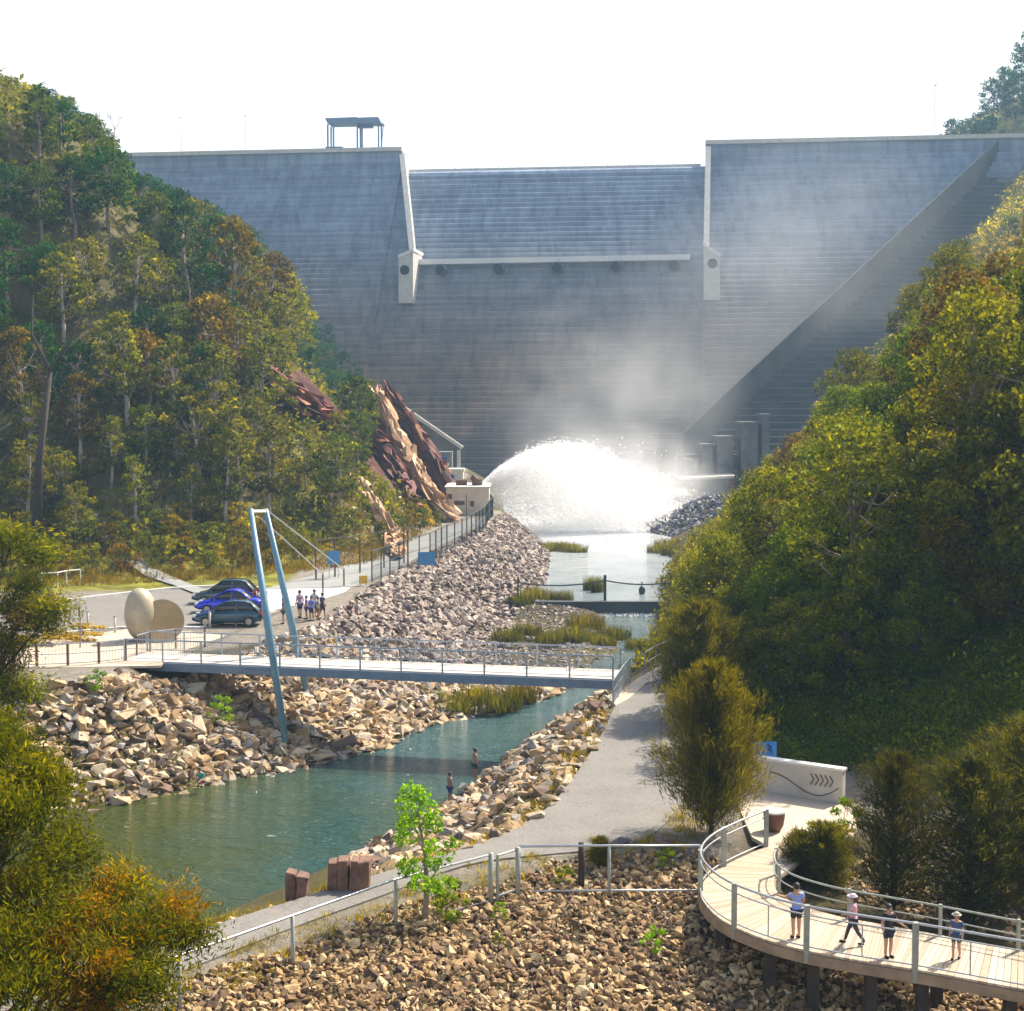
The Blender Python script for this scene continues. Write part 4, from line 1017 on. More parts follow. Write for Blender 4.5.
cover('undergrowth', scatter([(35, 150), (60, 150), (120, 330), (60, 330)], 1700, rg, in_r), .8, 1.8, 'lf_gold', 'golden flowering ground cover on the right ridge', 43)
def in_rb(x, y): return ~inside(x, y, WATER) & (pdist(x, y, right_water) < 9) & (np.hypot((x - 27.5) / 11, (y - 196) / 15) > 1) & ((y > 84) | inside(x, y, HR))
cover('undergrowth', scatter([(6, 80), (12, 80), (22, 130), (30, 165), (40, 182), (28, 182), (12, 130)], 2600, rg, in_rb), .35, 1.1, 'lf_olive', 'low olive scrub along the right bank of the pool', 47)
cover('undergrowth', scatter([(8.6, 56), (12, 54), (20, 52), (24, 70), (14, 84), (9.8, 80)], 2600, rg, lambda x, y: pdist(x, y, path_near) > 1.0), .4, 1.2, 'lf_green', 'dark green ferny ground cover in the hollow behind the lookout', 48, T3)
T2 = [tuft(s + 9, 22, .5, .42, .10, 1.0) for s in range(4)]
def verge(x, y): return inside(x, y, TERR_L) & ((pdist(x, y, HL[:-1]) < 5) | inside(x, y, HL)) & (y > 104)
cover('dry_grass', scatter([(-60, 98), (-14, 104), (-8, 160), (-30, 150)], 3800, rg, verge), .6, 1.5, 'grass', 'yellow dry grass on the verge behind the car park', 44, T2, 'grass')
pr = [(p[0] - .1, p[1]) for p in path_far]
def near_path(x, y): return (pdist(x, y, path_far) < 1.3) & ~inside(x, y, path_poly) & (y < 70)
cover('dry_grass', scatter([(-12, 36), (8, 40), (8, 70), (0, 70)], 420, rg, near_path), .3, .7, 'grass', 'short dry grass tufts along the river side of the path', 45, T2, 'grass')
def near_path2(x, y): return (pdist(x, y, path_near) < 1.5) & ~inside(x, y, path_poly)
cover('dry_grass', scatter([(-12, 30), (12, 36), (12, 76), (5, 76), (-12, 36)], 650, rg, near_path2), .25, .6, 'grass', 'short dry grass between the path and the near fence', 46, T2, 'grass')

# reeds
def reed_clump(seed, n, rad, h):
    rg = np.random.default_rng(seed); a = rg.uniform(0, 6.28, n); r = rad * np.sqrt(rg.random(n))
    b = np.stack([r * np.cos(a), r * np.sin(a) * .6, np.zeros(n)], 1); hh = h * rg.uniform(.5, 1.1, n)[:, None]
    d = np.concatenate([rg.normal(0, .18, (n, 2)), np.ones((n, 1))], 1); w = np.stack([np.cos(a + 1), np.sin(a + 1), np.zeros(n)], 1) * .035
    V = np.stack([b - w, b + w, b + d * hh * [1, 1, 1] + w * .2, b + d * hh - w * .2], 1).reshape(-1, 3)
    return np_mesh('reed_clump', V, np.arange(n * 4).reshape(n, 4), M['reed'], False, {'lv': np.repeat(rg.random(n), 4)})
reeds = [reed_clump(s, 420, 1.3, 1.0) for s in range(3)]
RD = [(440, 704, .3, 'left part of the gravel bar below the footbridge'), (456, 712, .2, 'waterline of the gravel bar below the footbridge'), (476, 700, .5, 'centre of the gravel bar below the footbridge'), (500, 710, .2, 'tip of the gravel bar below the footbridge'), (520, 700, .3, 'right end of the gravel bar under the footbridge'),
      (508, 640, .8, 'left edge of the reed bed behind the footbridge'), (528, 634, .6, 'reed bed behind the footbridge, second from its left'), (550, 642, .5, 'front of the reed bed behind the footbridge'), (575, 640, .3, 'middle of the reed bed behind the footbridge'), (600, 645, .2, 'front right of the bed behind the footbridge'), (613, 638, .1, 'right tip of the bed beside the channel'), (585, 628, .3, 'back of the reed bed behind the footbridge'),
      (520, 604, .9, 'left end of the weir'), (535, 600, .9, 'shallows just above the left end of the weir'),
      (550, 551, .8, 'left islet in the pool'), (562, 550, .8, 'middle of the islet in the pool'), (573, 552, .8, 'right tip of the islet in the pool'),
      (664, 553, .8, 'left tip of the reeds below the stone mound'), (680, 556, .8, 'reeds below the stone mound'), (698, 557, .8, 'right end of the reeds below the stone mound'), (672, 548, .8, 'foot of the blue grey stone mound'),
      (640, 648, .1, 'right bank just behind the bridge end'), (668, 640, .2, 'right bank beside the blue channel'), (672, 615, .3, 'right bank just below the weir')]
for i, (a, b, z, w) in enumerate(RD):
    q = at(a, b, z); o = link('reed_clump', reeds[i % 3]); o.location = (q.x, q.y, z - .05); s = random.uniform(.8, 1.25) * (1.25 if q.y > 125 else 1.0)
    o.scale = (s * (1.3 if q.y > 150 else 1), s, s * .9); o.rotation_euler = (0, 0, random.uniform(-.6, .6)); tag(o, f'clump of brown green reeds at the {w}', 'reeds', 'reed clumps in the river')

# ---- she-oaks and single trees
oak_a = tree_proto('she_oak', sheoak(501, 5.3, 2.3, 150, 190, .26, .15, .01, .34), 'lf_oak', 'bark_dark')
oak_b = tree_proto('she_oak', sheoak(502, 4.9, 1.45, 84, 150, .22), 'lf_oak_dk', 'bark_dark')
oak_c = tree_proto('she_oak', sheoak(503, 2.6, 1.0, 70, 150, .2), 'lf_oak', 'bark_dark')
def oak(pr, px, py, z, s, label, wx=1.0):
    q = at(px, py, z); t = plant_tree(pr, (q.x, q.y, z), random.uniform(0, 6), s, label, 'tree', 'she-oaks beside the boardwalk'); t.scale.x *= wx; t.scale.y *= wx; return t
oak(oak_a, 711, 832, GL, 1.0, 'broad feathery she-oak standing between the path and the lookout', .80)
oak(oak_a, 700, 720, GL, .95, 'feathery she-oak overhanging the path end by the bridge')
oak(oak_a, 712, 668, GL, .9, 'pale feathery she-oak leaning over the river bend')
oak(oak_c, 826, 894, 3.3, .95, 'small young she-oak with a pale spire inside the boardwalk bend')
oak(oak_c, 800, 893, 3.3, .75, 'smallest she-oak sapling beside the inner rail')
oak(oak_b, 892, 915, 3.3, .98, 'dark slender she-oak behind the boardwalk children')
oak(oak_b, 968, 926, 3.3, 1.12, 'tall conical she-oak behind the shaded child', 1.15)
oak(oak_b, 1030, 905, 3.3, 1.15, 'she-oak at the right picture edge behind the boardwalk', 1.2)
oak(oak_c, 600, 872, 3.95, .42, 'knee high seedling beside the fence post', 1)
# big trees low on the right, whose shaded sides make the dark hollow
big = {lm: tree_proto('wattle_tree', gum(600 + k, 11, 4.2, 66, 400, .22, .85, .10), lm, 'bark_dark') for k, lm in enumerate(('lf_olive', 'lf_green', 'lf_rust'))}
for (x, y, s, lm, lab) in ((11.0, 74, .62, 'lf_olive', 'dense olive wattle tree directly behind the path end'), (12.5, 66, .6, 'lf_green', 'dense green wattle tree beside the blue sign'), (14.5, 62, .5, 'lf_green', 'deep green wattle tree behind the chevron wall'), (16.5, 70, .72, 'lf_olive', 'broad olive wattle tree up the slope from the lookout'), (19, 60, .66, 'lf_rust', 'rusty wattle tree above the lookout at the right'),
                           (14, 86, .72, 'lf_olive', 'tall olive wattle tree leaning over the river channel'), (17, 100, .75, 'lf_olive', 'tall olive wattle tree opposite the weir'), (20, 82, .8, 'lf_green', 'tall green wattle tree in the middle of the right slope'), (19.5, 118, .8, 'lf_olive', 'tall olive wattle tree below the stone mound'), (22, 50, .62, 'lf_rust', 'rusty wattle tree at the right picture edge above the boardwalk'),  (14.2, 65, .66, 'lf_green', 'dense wattle tree in the shaded hollow above the lookout'), (11.8, 70.5, .5, 'lf_olive', 'low wattle tree in the hollow beside the path end'), (16.2, 59, .36, 'lf_green', 'dark wattle tree in the hollow right of the sign'), (18.2, 66, .7, 'lf_olive', 'olive wattle tree above the shaded hollow'), (22, 74, .8, 'lf_green', 'tall green wattle tree half way up behind the hollow'), (20.5, 64, .62, 'lf_green', 'spreading green wattle tree upslope of the chevron wall'), (24.5, 67, .7, 'lf_olive', 'olive wattle tree at the right edge level with the hollow'), (17.8, 73.5, .66, 'lf_green', 'green wattle tree in the upper part of the hollow'), (22.5, 58, .55, 'lf_olive', 'olive wattle tree near the right edge above the she-oaks'),
                           (24, 136, .8, 'lf_olive', 'tall olive wattle tree on the point before the stone mound')):
    plant_tree(big[lm], (x, y, h1(x, y) - .2), random.uniform(0, 6), fit(x, y, h1(x, y), 11, 4.0, s, SKY_R, -1) or .3, lab, 'tree', 'big wattle trees low on the right slope')
# young bright tree by the near fence
sap = tree_proto('young_tree', gum(701, 3.7, .95, 22, 95, .13, .9, .25), 'lf_bright', 'bark')
q = at(423, 922, 4.0); plant_tree(sap, (q.x, q.y, 4.0), 3.7, 1.0, 'slender young tree with bright green leaves at the near fence', 'tree', None)
bush = tree_proto('small_bush', gum(702, 1.1, .6, 9, 120, .10, .9, .05), 'lf_bright', 'bark', 'stem', 'foliage')
for (px, py, z, s, lab) in ((444, 918, 4.0, 1.0, 'low bright bush at the foot of the young tree'), (500, 930, 3.5, .42, 'tiny bush among the rubble below the fence'), (655, 955, 3.2, .6, 'yellow green bush in the rubble right of centre'), (497, 962, 3.2, .3, 'seedling low in the rubble'), (668, 868, 4.0, .5, 'small bush at the fence by the brown rock'), (566, 884, 4.0, .5, 'small bush right of the gate in the near fence'),
                            (222, 722, 1.8, 1.2, 'green bush in the bridge shadow on the riprap'), (98, 690, 4.2, .9, 'brownish bush at the top of the riprap below the plaza'), (846, 830, GL, 1.0, 'bright green bush right of the chevron wall')):
    q = at(px, py, z); plant_tree(bush, (q.x, q.y, max(z, h1(q.x, q.y)) - .05), random.uniform(0, 6), s, lab, 'bush', None, 'stem', 'foliage')
for (px, py, s, lab) in ((80, 641, 1.4, 'low clipped bush beside the plaza kerb'), (35, 645, 1.5, 'low yellow bush at the left end of the plaza')):
    q = at(px, py); t = plant_tree(shrubs['lf_gold'][0], (q.x, q.y, GL - .1), 0, .4 * s, lab, 'bush', None, 'stem', 'foliage'); t.scale = (.75 * s, .5 * s, .26 * s)
# near tree at lower left
def near_tree(seed, base, tips, leaf, per, fr, mats, name, label):
    rg = np.random.default_rng(seed); rr = random.Random(seed); t = empty(name, base); tag(t, label, 'tree')
    trunk = MB(); top = Vector((0, 0, 0))
    hub = Vector((0, 0, 3.0)); trunk.tube([(0, 0, -1), (.1, 0, 1.5), hub], [.22, .17, .14], 8)
    groups = {m_: ([], [], []) for m_ in mats}
    for k, (tp, sz) in enumerate(tips):
        tp = Vector(tp) - Vector(base)
        mid = hub.lerp(tp, .5) + Vector((rr.uniform(-.3, .3), rr.uniform(-.3, .3), .3)); trunk.tube([hub, mid, tp], [.10, .06, .015], 6)
        for b in range(int(5 * sz) + 3):
            d = Vector((rg.normal(), rg.normal(), rg.normal() * .7 + .2)).normalized(); c = tp + d * sz * rr.uniform(.3, 1.0)
            trunk.tube([tp.lerp(mid, .25), tp.lerp(c, .6), c], [.02, .012, .004], 4, False)
            n = int(per * rr.uniform(.6, 1.3)); f = fr * rr.uniform(.7, 1.25)
            p = rg.normal(size=(n, 3)) * f * .45 * np.array([1, 1, .7]) + np.array(c)
            m_ = mats[0] if rr.random() < .80 or c.z > 7.7 else mats[-1]
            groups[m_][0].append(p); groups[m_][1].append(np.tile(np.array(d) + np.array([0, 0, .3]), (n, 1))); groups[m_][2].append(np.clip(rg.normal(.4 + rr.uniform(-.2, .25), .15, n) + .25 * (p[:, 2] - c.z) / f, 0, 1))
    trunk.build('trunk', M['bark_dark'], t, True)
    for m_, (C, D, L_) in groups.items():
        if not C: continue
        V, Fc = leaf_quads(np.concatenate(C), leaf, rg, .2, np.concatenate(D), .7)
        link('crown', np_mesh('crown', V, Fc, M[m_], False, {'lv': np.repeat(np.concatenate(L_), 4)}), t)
    return t
tips = []
for (px, py, d, sz) in ((15, 770, 24, .75), (45, 800, 24, .6), (10, 830, 23, .8), (60, 860, 24, .6), (30, 890, 23, .8), (85, 910, 23.5, .55), (125, 895, 24, .45), (160, 925, 24, .5), (120, 950, 23, .6), (60, 960, 22.5, .7), (10, 950, 22, .8), (150, 985, 23, .45), (90, 1000, 22, .6), (30, 1005, 21.5, .7), (0, 740, 25, .5), (185, 935, 24, .25), (110, 970, 22, .6), (-30, 850, 23, .9), (-30, 980, 22, .9), (-30, 780, 24, .8)):
    tips.append((atd(px, py, d), sz))
near_tree(801, (-9.0, 23.5, 3.0), tips, .13, 520, .55, ['lf_fore', 'lf_fore_or'], 'near_tree', 'big soft yellow green tree filling the lower left corner')
tips = [(atd(px, py, 52), sz) for (px, py, sz) in ((10, 545, 1.3), (30, 600, 1.1), (5, 640, 1.3), (20, 690, .8), (-30, 600, 1.6), (-20, 680, 1.4), (50, 615, .5))]
near_tree(802, (-19.5, 52, 3.0), tips, .2, 520, .9, ['lf_olive', 'lf_rust'], 'near_tree', 'olive tree at the left edge between the plaza and the river')

# skyline gum, and dark leaning trunk on the left hill
def bare(seed, h):
    rr = random.Random(seed); mb = MB()
    def br(p, d, L, r, k):
        e = p + d * L; mid = p + d * L * .5 + Vector((rr.uniform(-.1, .1), rr.uniform(-.1, .1), 0)) * L
        mb.tube([p, mid, e], [r, r * .8, r * .55], 5)
        if k == 0: return
        for _ in range(3 if k > 1 else 4):
            nd = (d + Vector((rr.uniform(-.8, .8), rr.uniform(-.8, .8), rr.uniform(-.1, .5)))).normalized(); br(e, nd, L * .62, r * .52, k - 1)
    br(Vector((0, 0, -.5)), Vector((0, 0, 1)), h * .42, h * .018, 3); return mb
for (px, py, d, h, lab) in ((112, 175, 232, 11, 'bare branched grey tree on the left skyline'), (215, 330, 190, 10, 'pale bare trunk among the upper left hillside trees')):
    q = atd(px, py, d); t = empty('bare_tree', (q.x, q.y, q.z)); tag(t, lab, 'tree'); bare(int(px), h).build('trunk', M['bark'], t)
q = atd(35, 510, 120); t = empty('dead_tree', (q.x, q.y, h1(q.x, q.y) - .5)); tag(t, 'dark leaning forked trunk standing out of the left hillside', 'tree')
q2 = atd(50, 372, 120) - Vector(t.location); mb = MB(); mb.tube([(0, 0, 0), q2 * .5 + Vector((-.3, 0, 0)), q2], [.42, .33, .2], 8)
mb.tube([q2, q2 + Vector((-1.4, 0, 3)), q2 + Vector((-1.2, 0, 6))], [.18, .1, .03], 6); mb.tube([q2, q2 + Vector((1.6, 0, 2.4)), q2 + Vector((3.0, 0, 5.5))], [.18, .1, .03], 6); mb.build('trunk', M['bark_dark'], t, True)

# ------------------------------------------------------------------ water jet and mist
m, nt, out = new_mat('white_water')
d = N(nt, 'ShaderNodeBsdfDiffuse'); d.inputs[0].default_value = (1, 1, 1, 1); t_ = N(nt, 'ShaderNodeBsdfTranslucent'); t_.inputs[0].default_value = (1, 1, 1, 1)
mx = N(nt, 'ShaderNodeMixShader'); mx.inputs[0].default_value = .5; nt.links.new(d.outputs[0], mx.inputs[1]); nt.links.new(t_.outputs[0], mx.inputs[2]); nt.links.new(mx.outputs[0], out.inputs[0]); M['foam'] = m
jet = empty('water_jet', atd(478, 488, 186)); tag(jet, 'huge white arching jet of water bursting from the outlet into the pool', 'water jet')
rg = np.random.default_rng(9); n = 70000
noz = atd(477, 488, 190); yc = 198.0
tt = rg.random(n) ** .8; q = rg.random(n) ** .55
L = 28.6 * (.30 + .70 * q) ; hpk = 8.4 * (.05 + .95 * q ** 1.1)
x = noz.x + L * tt; zend = ZP - .2
z = noz.z * (1 - tt) + zend * tt + 4 * hpk * tt * (1 - tt) * (1.06 - .12 * tt)
wid = .5 + 7.5 * np.sqrt(tt)
ang = rg.uniform(-1, 1, n)
y = noz.y + 8 * tt + ang * wid * .75
z = z - (np.abs(ang) ** 2) * np.minimum(3.0, 4 * tt) + rg.normal(0, .25, n) * (.3 + tt) - rg.exponential(.55, n) * (.25 + 1.1 * tt)
wig = vnoise(q * 5, tt * 1.3 + ang * 2.2, 14); z += (wig - .5) * 3.2 * tt * (1.15 - tt) * 2 * q
sp_ = rg.random(n) < .10; z += sp_ * rg.exponential(.8, n) * tt; x += sp_ * rg.normal(0, .9, n) * tt
lump = vnoise(x * .55 + y * .3, tt * 9 + ang * 3, 4)
z += (lump - .5) * 1.6 * tt * 1.0; x += rg.normal(0, .35, n) * tt + (lump - .5) * 1.2 * tt
z = np.maximum(z, ZP + rg.random(n) * .5)
tan = np.stack([L, np.zeros(n) + ang * 3, (zend - noz.z) + 4 * hpk * (1 - 2 * tt)], 1); tan /= np.linalg.norm(tan, axis=1, keepdims=True)
Cc = np.stack([x, y, z], 1)
V, Fc = leaf_quads(Cc, .42, rg, .16, tan, .35)
V -= np.array(jet.location)
link('spray', np_mesh('spray', V, Fc, M['foam']), jet)
# splash where it lands and skirt of spray on the water
n = 16000; a = rg.uniform(0, 6.28, n); r = np.sqrt(rg.random(n))
x = 12 + 15.5 * r * np.cos(a); y = yc + 3 + 9 * r * np.sin(a); z = ZP + rg.exponential(1.0, n) * np.clip(1.25 - r, 0, 1) * (1 + 1.6 * np.clip((x - 6) / 14, 0, 1))
V, Fc = leaf_quads(np.stack([x, y, z], 1), .3, rg, .5); V -= np.array(jet.location)
link('splash', np_mesh('splash', V, Fc, M['foam']), jet)
# mist: soft volumes inside closed shells
def mist(name, c, r, dens, scale, label, rotz=0, tilt=0, lo=.42):
    mb = MB(); mb.ball((0, 0, 0), 1.0, 24, 14); o = mb.build(name, None, None, True); o.location = c; o.scale = r; o.rotation_euler = (0, tilt, rotz)
    m, nt, out = new_mat('mist_air'); pv = N(nt, 'ShaderNodeVolumePrincipled'); pv.inputs['Color'].default_value = (.97, .98, 1, 1); pv.inputs['Anisotropy'].default_value = .2
    tc = N(nt, 'ShaderNodeTexCoord').outputs['Object']
    ln = N(nt, 'ShaderNodeVectorMath', operation='LENGTH'); nt.links.new(tc, ln.inputs[0])
    fall = mth(nt, 'SUBTRACT', 1.0, ln.outputs['Value'], True)
    nn = nz(nt, scale, 4, .6, tc, (1, 1, 1)); k = mth(nt, 'MULTIPLY', mth(nt, 'SUBTRACT', nn, lo, True), 4.0)
    dn = mth(nt, 'MULTIPLY', mth(nt, 'MULTIPLY', fall, k), dens); nt.links.new(dn, pv.inputs['Density']); nt.links.new(pv.outputs[0], out.inputs[1])
    o.data.materials.append(m); tag(o, label, 'mist', None, 'stuff'); return o
q = atd(615, 440, 228)
mist('mist', (q.x, 232, 16), (22, 12, 21), .05, 1.9, 'pale mist rising above the landing of the jet', 0, 0, .38)
q = atd(770, 330, 285); mist('mist', (q.x, 282, 38), (40, 12, 30), .026, 1.6, 'broad thin mist drifting over the right half of the dam', 0, R(-35), .34)
q = atd(610, 490, 205); mist('mist', (q.x, 203, 5.5), (17, 9, 10), .20, 3.2, 'thick white spray cloud wrapped around the jet', 0, 0, .34)
q = atd(662, 480, 210); mist('mist', (q.x, 209, 5), (7, 7, 9), .09, 2.2, 'thick white mist at the right foot of the jet', 0, 0, .34)

# ------------------------------------------------------------------ footbridge with mast
z0 = GL + .05
Lf, Rt = at(125, 660, z0), at(613, 679, z0)
fb = empty('footbridge', Lf); tag(fb, 'slender blue grey cable stayed footbridge crossing the river', 'footbridge')
bd = (Rt - Lf); bd.z = 0; bl = bd.length; bu = bd.normalized(); bn = Vector((-bu.y, bu.x, 0))
if bn.y < 0: bn = -bn
def BP(u, v, z): return bu * u + bn * v + Vector((0, 0, z - z0 - (0)))    # local to fb
WD = 2.6
mb = MB(); mb.extrude([BP(0, 0, z0 - .12), BP(bl, 0, z0 - .12), BP(bl, 0, z0), BP(0, 0, z0)], bn * WD)
dk = mb.build('deck', M['conc'], fb)
mb = MB()
for v in (-.06, WD + .06): mb.bar(BP(-.2, v, z0 - .28), BP(bl + .2, v, z0 - .28), .12, .42)
k = 1.0
while k < bl: mb.bar(BP(k, 0, z0 - .3), BP(k, WD, z0 - .3), .1, .2); k += 2.4
mb.build('edge_beam', M['deckbeam'], fb)
npost = 13
for v in (-.04, WD + .04):
    for i in range(npost):
        u = bl * i / (npost - 1); MB().bar(BP(u, v, z0 - .2), BP(u, v, z0 + 1.12), .07, .09).build('railing_post', M['steel'], fb)
    mb = MB(); mb.tube([BP(0, v, z0 + 1.12), BP(bl, v, z0 + 1.12)], .035, 6)
    for zz in (.12, .62): mb.tube([BP(0, v, z0 + zz), BP(bl, v, z0 + zz)], .018, 5)
    k = .12
    while k < bl: mb.bar(BP(k, v, z0 + .1), BP(k, v, z0 + 1.1), .012); k += .12
    mb.build('railing', M['steel'], fb)
loc = Vector(fb.location)
nb, nt_ = atd(283.5, 729, 73.4), atd(250.5, 509, 75.5); fbs, ft = atd(314, 723, 80.4), atd(265.5, 509, 79.0)
for a, b in ((nb, nt_), (fbs, ft)):
    a = a - loc; b = b - loc; a = a + (a - b) * .06
    MB().tube([a, a.lerp(b, .5), b], [.17, .20, .13], 12).build('mast_leg', M['mast'], fb, True)
MB().bar(nt_ - loc + Vector((0, 0, -.1)), ft - loc + Vector((0, 0, -.1)), .14).build('crossbar', M['white'], fb)
s1 = at(323, 599, GL); s2 = at(344, 586, GL)
for a, b in ((nt_, s1 + Vector((0, 0, 1.7))), (ft, s2 + Vector((0, 0, 1.2)))): MB().tube([a - loc, b - loc], .04, 6).build('stay_cable', M['rail'], fb)
for a, h in ((s1, 1.8), (s2, 1.3)): MB().bar(a - loc, a - loc + Vector((0, 0, h)), .1).build('anchor_post', M['rust'], fb)
for a, u in (): MB().tube([a - loc, BP(bl * u, 0 if a is nt_ else WD, z0 + .05)], .012, 4).build('stay_cable', M['rail'], fb)
# railings beside the bridge ends
def rail_run(name, pts, h, label, cat, posts=None, rails=(1.0,), pw=.07, rw=.03, pmat='steel', rmat='steel', group=None, infill=0):
    t = empty(name, pts[0]); tag(t, label, cat, group); L0 = Vector(pts[0])
    P = [Vector(p) - L0 for p in pts]
    for i, p in enumerate(P):
        if posts is not None and i not in posts: continue
        MB().bar(p + Vector((0, 0, -.35)), p + Vector((0, 0, h)), pw).build('post', M[pmat], t)
    for r_ in rails:
        mb = MB(); mb.tube([p + Vector((0, 0, h * r_)) for p in P], rw if r_ > .9 else rw * .7, 6); mb.build('rail', M[rmat], t)
    if infill:
        mb = MB()
        for a, b in zip(P[:-1], P[1:]):
            n_ = max(1, int((b - a).length / infill))
            for i in range(n_):
                q_ = a.lerp(b, (i + .5) / n_); mb.bar(q_ + Vector((0, 0, .08)), q_ + Vector((0, 0, h * .97)), .014)
        mb.build('infill', M[rmat], t)
    return t
rail_run('wing_railing', [at(613, 706), at(618, 698), at(623, 690), at(630, 681)], 1.15, 'short slanting steel railing at the path end of the footbridge', 'railing', None, (1, .6, .2), infill=.14)
rail_run('wing_railing', [at(645, 674), at(656, 667), at(672, 660)], 1.1, 'short steel railing beyond the footbridge end by the water', 'railing', None, (1, .5), infill=0)
rail_run('plaza_railing', [at(a, b) for a, b in ((-20, 667), (14, 667), (37, 667), (68, 666), (99, 664), (126, 661))], 1.15, 'post and rail fence along the river edge of the plaza', 'railing', None, (1, .55, .12), .1, .03, 'rust', 'steel', infill=.16)
rail_run('plaza_railing', [at(a, b) for a, b in ((137, 656), (150, 652), (176, 649), (205, 647))], 1.1, 'short railing behind the far side of the bridge entrance', 'railing', None, (1, .5), .08, .025, 'rust', 'steel', infill=.16)

# dam road fence
fp = [(262, 588), (300, 582), (323, 575), (352, 582), (372, 582), (390, 575), (408, 567), (430, 560), (447, 550), (462, 543), (476, 535), (486, 527), (493, 519), (495, 512), (492, 508)]
P = [at(a, b) for a, b in fp[4:12]] + [Vector((-2.6, 166, GL)), Vector((-2.2, 173, GL)), Vector((-2.6, 178, GL)), Vector((-3.6, 181, GL))]
Q = []
for a, b in zip(P[:-1], P[1:]):
    n_ = max(1, round((b - a).length / 3.0)); Q += [a.lerp(b, i / n_) for i in range(n_)]
Q.append(P[-1])
M['fence_dk'] = simple('dark_green_fence', (.05, .075, .09), (.035, .05, .06), 3, .5, .2)
rail_run('security_fence', Q, 2.3, 'tall dark security fence along the river side of the dam road', 'fence', None, (1, .5, .05), .10, .035, 'fence_dk', 'fence_dk', infill=.22)
gpts = [at(316, 580), at(335, 577), at(360, 573), at(384, 568), at(404, 563), at(408, 567)]
rail_run('gate_fence', gpts, 3.0, 'row of tall brown gate posts across the start of the dam road', 'fence', None, (1, .55), .12, .02, 'rust', 'fence_dk')
def small_sign(px0, py0, px1, py1, Y, mat, label, name='sign', hz=0, extra=None):
    a, b = atd(px0, py0, Y), atd(px1, py1, Y); t = empty(name, ((a.x + b.x) / 2, Y, GL)); tag(t, label, 'sign')
    L0 = Vector(t.location)
    MB().box((0, 0, (a.z + b.z) / 2 - GL), (b.x - a.x, .05, a.z - b.z)).build('panel', M[mat], t)
    for sx in (-.35, .35): MB().bar((sx * (b.x - a.x), .06, -.1), (sx * (b.x - a.x), .06, a.z - GL - .05), .05).build('leg', M['steel'], t)
    return t
small_sign(418, 552, 435, 565, at(428, 572).y - .4, 'sign_blue', 'pale blue notice board on the dam road fence, nearer the dam')
small_sign(327, 551, 340, 564, at(330, 578).y - .3, 'sign_blue', 'pale blue notice board at the left end of the road gate')
small_sign(359, 575.5, 367.5, 583.5, at(364, 586).y, 'sign_yellow', 'small yellow warning sign at the road fence corner')
# posts along the pale pole on the hill
for i, (px, py, h, lab) in enumerate(((236, 545, 4.2, 'thin pale pole rising left of the mast in the verge'),)):
    q = at(px, py, 5); t = empty('pole', (q.x, q.y, h1(q.x, q.y))); tag(t, lab, 'pole'); MB().tube([(0, 0, -.3), (0, 0, h)], .06, 6).build('shaft', M['steel'], t); MB().box((.2, 0, h), (.5, .2, .08)).build('head', M['steel'], t)
q = at(80, 648); t = empty('young_street_tree', (q.x, q.y, GL)); tag(t, 'thin bare staked tree at the left of the plaza', 'tree'); mb = MB(); mb.tube([(0, 0, -.2), (.05, 0, 1.6), (0, 0, 2.6)], [.05, .04, .02], 6)
for k in range(5): mb.tube([(0, 0, 1.5 + k * .2), (math.cos(k * 2.3) * .5, math.sin(k * 2.3) * .5, 2.3 + k * .15)], [.02, .006], 4)
mb.build('trunk', M['bark'], t)
# handrail of the hillside track
tr_pts = [at(a, b, z) for a, b, z in ((40, 543, 7.6), (57, 545, 7.4), (66, 549, 7.0), (80, 556, 6.4))]
rail_run('hillside_handrail', [Vector((p.x, p.y, h1(p.x, p.y))) for p in tr_pts], 1.1, 'pale handrail beside the track on the lower left hill', 'railing', None, (1,), .06, .05, 'white', 'white')
# dirt track
tp = [at(a, b, GL + .6) for a, b in ((215, 590), (180, 577), (150, 568), (120, 561), (85, 556))]
V = []; Fc = []
for i, p in enumerate(tp):
    for k, o_ in enumerate((-1.3, 1.3)):
        xx, yy = p.x, p.y + o_; V.append((xx, yy, h1(xx, yy) + .12))
    if i: a = 2 * i - 2; Fc.append((a, a + 1, a + 3, a + 2))
tag(link('track', np_mesh('track', V, Fc, M['road'])), kind='structure')

# ------------------------------------------------------------------ sculpture, bollards
q = at(153, 641); s_ = q.y / F
sc = empty('sculpture', (q.x, q.y, GL)); tag(sc, 'grey metal sculpture of an egg form and a tilted drum on the plaza', 'sculpture')
mb = MB(); secs = []
for j in range(17):
    ph = math.pi * j / 16; rr_ = max(math.sin(ph), .002) ** .85; zz = 1.52 - 1.52 * math.cos(ph); k = 1.02 - .18 * (1 - math.cos(ph)) * .5
    secs.append([Vector((-.62 + 1.02 * rr_ * k * math.cos(6.2832 * i / 28) - .10 * (zz - 1.5) * .6, 1.05 * rr_ * k * math.sin(6.2832 * i / 28), zz * .98 + .04)) for i in range(28)])
mb.loft(secs); mb.build('egg_form', M['sculpt'], sc, True)
dirn = Vector((.32, -.92, .25)).normalized(); ctr = Vector((.62, -.30, 1.20))
mb = MB(); a_ = dirn.orthogonal().normalized(); b_ = dirn.cross(a_)
secs = []
for (t_, r_) in ((-1.8, .72), (-1.5, .98), (-.9, 1.14), (-.3, 1.20), (.0, 1.22)):
    secs.append([ctr + dirn * t_ + (a_ * math.cos(6.2832 * i / 32) + b_ * math.sin(6.2832 * i / 32)) * r_ for i in range(32)])
mb.loft(secs); mb.build('drum', M['sculpt'], sc)
mb = MB(); mb.tube([ctr - dirn * .01, ctr + dirn * .06], 1.17, 32); mb.build('drum_face', M['sculpt_face'], sc)
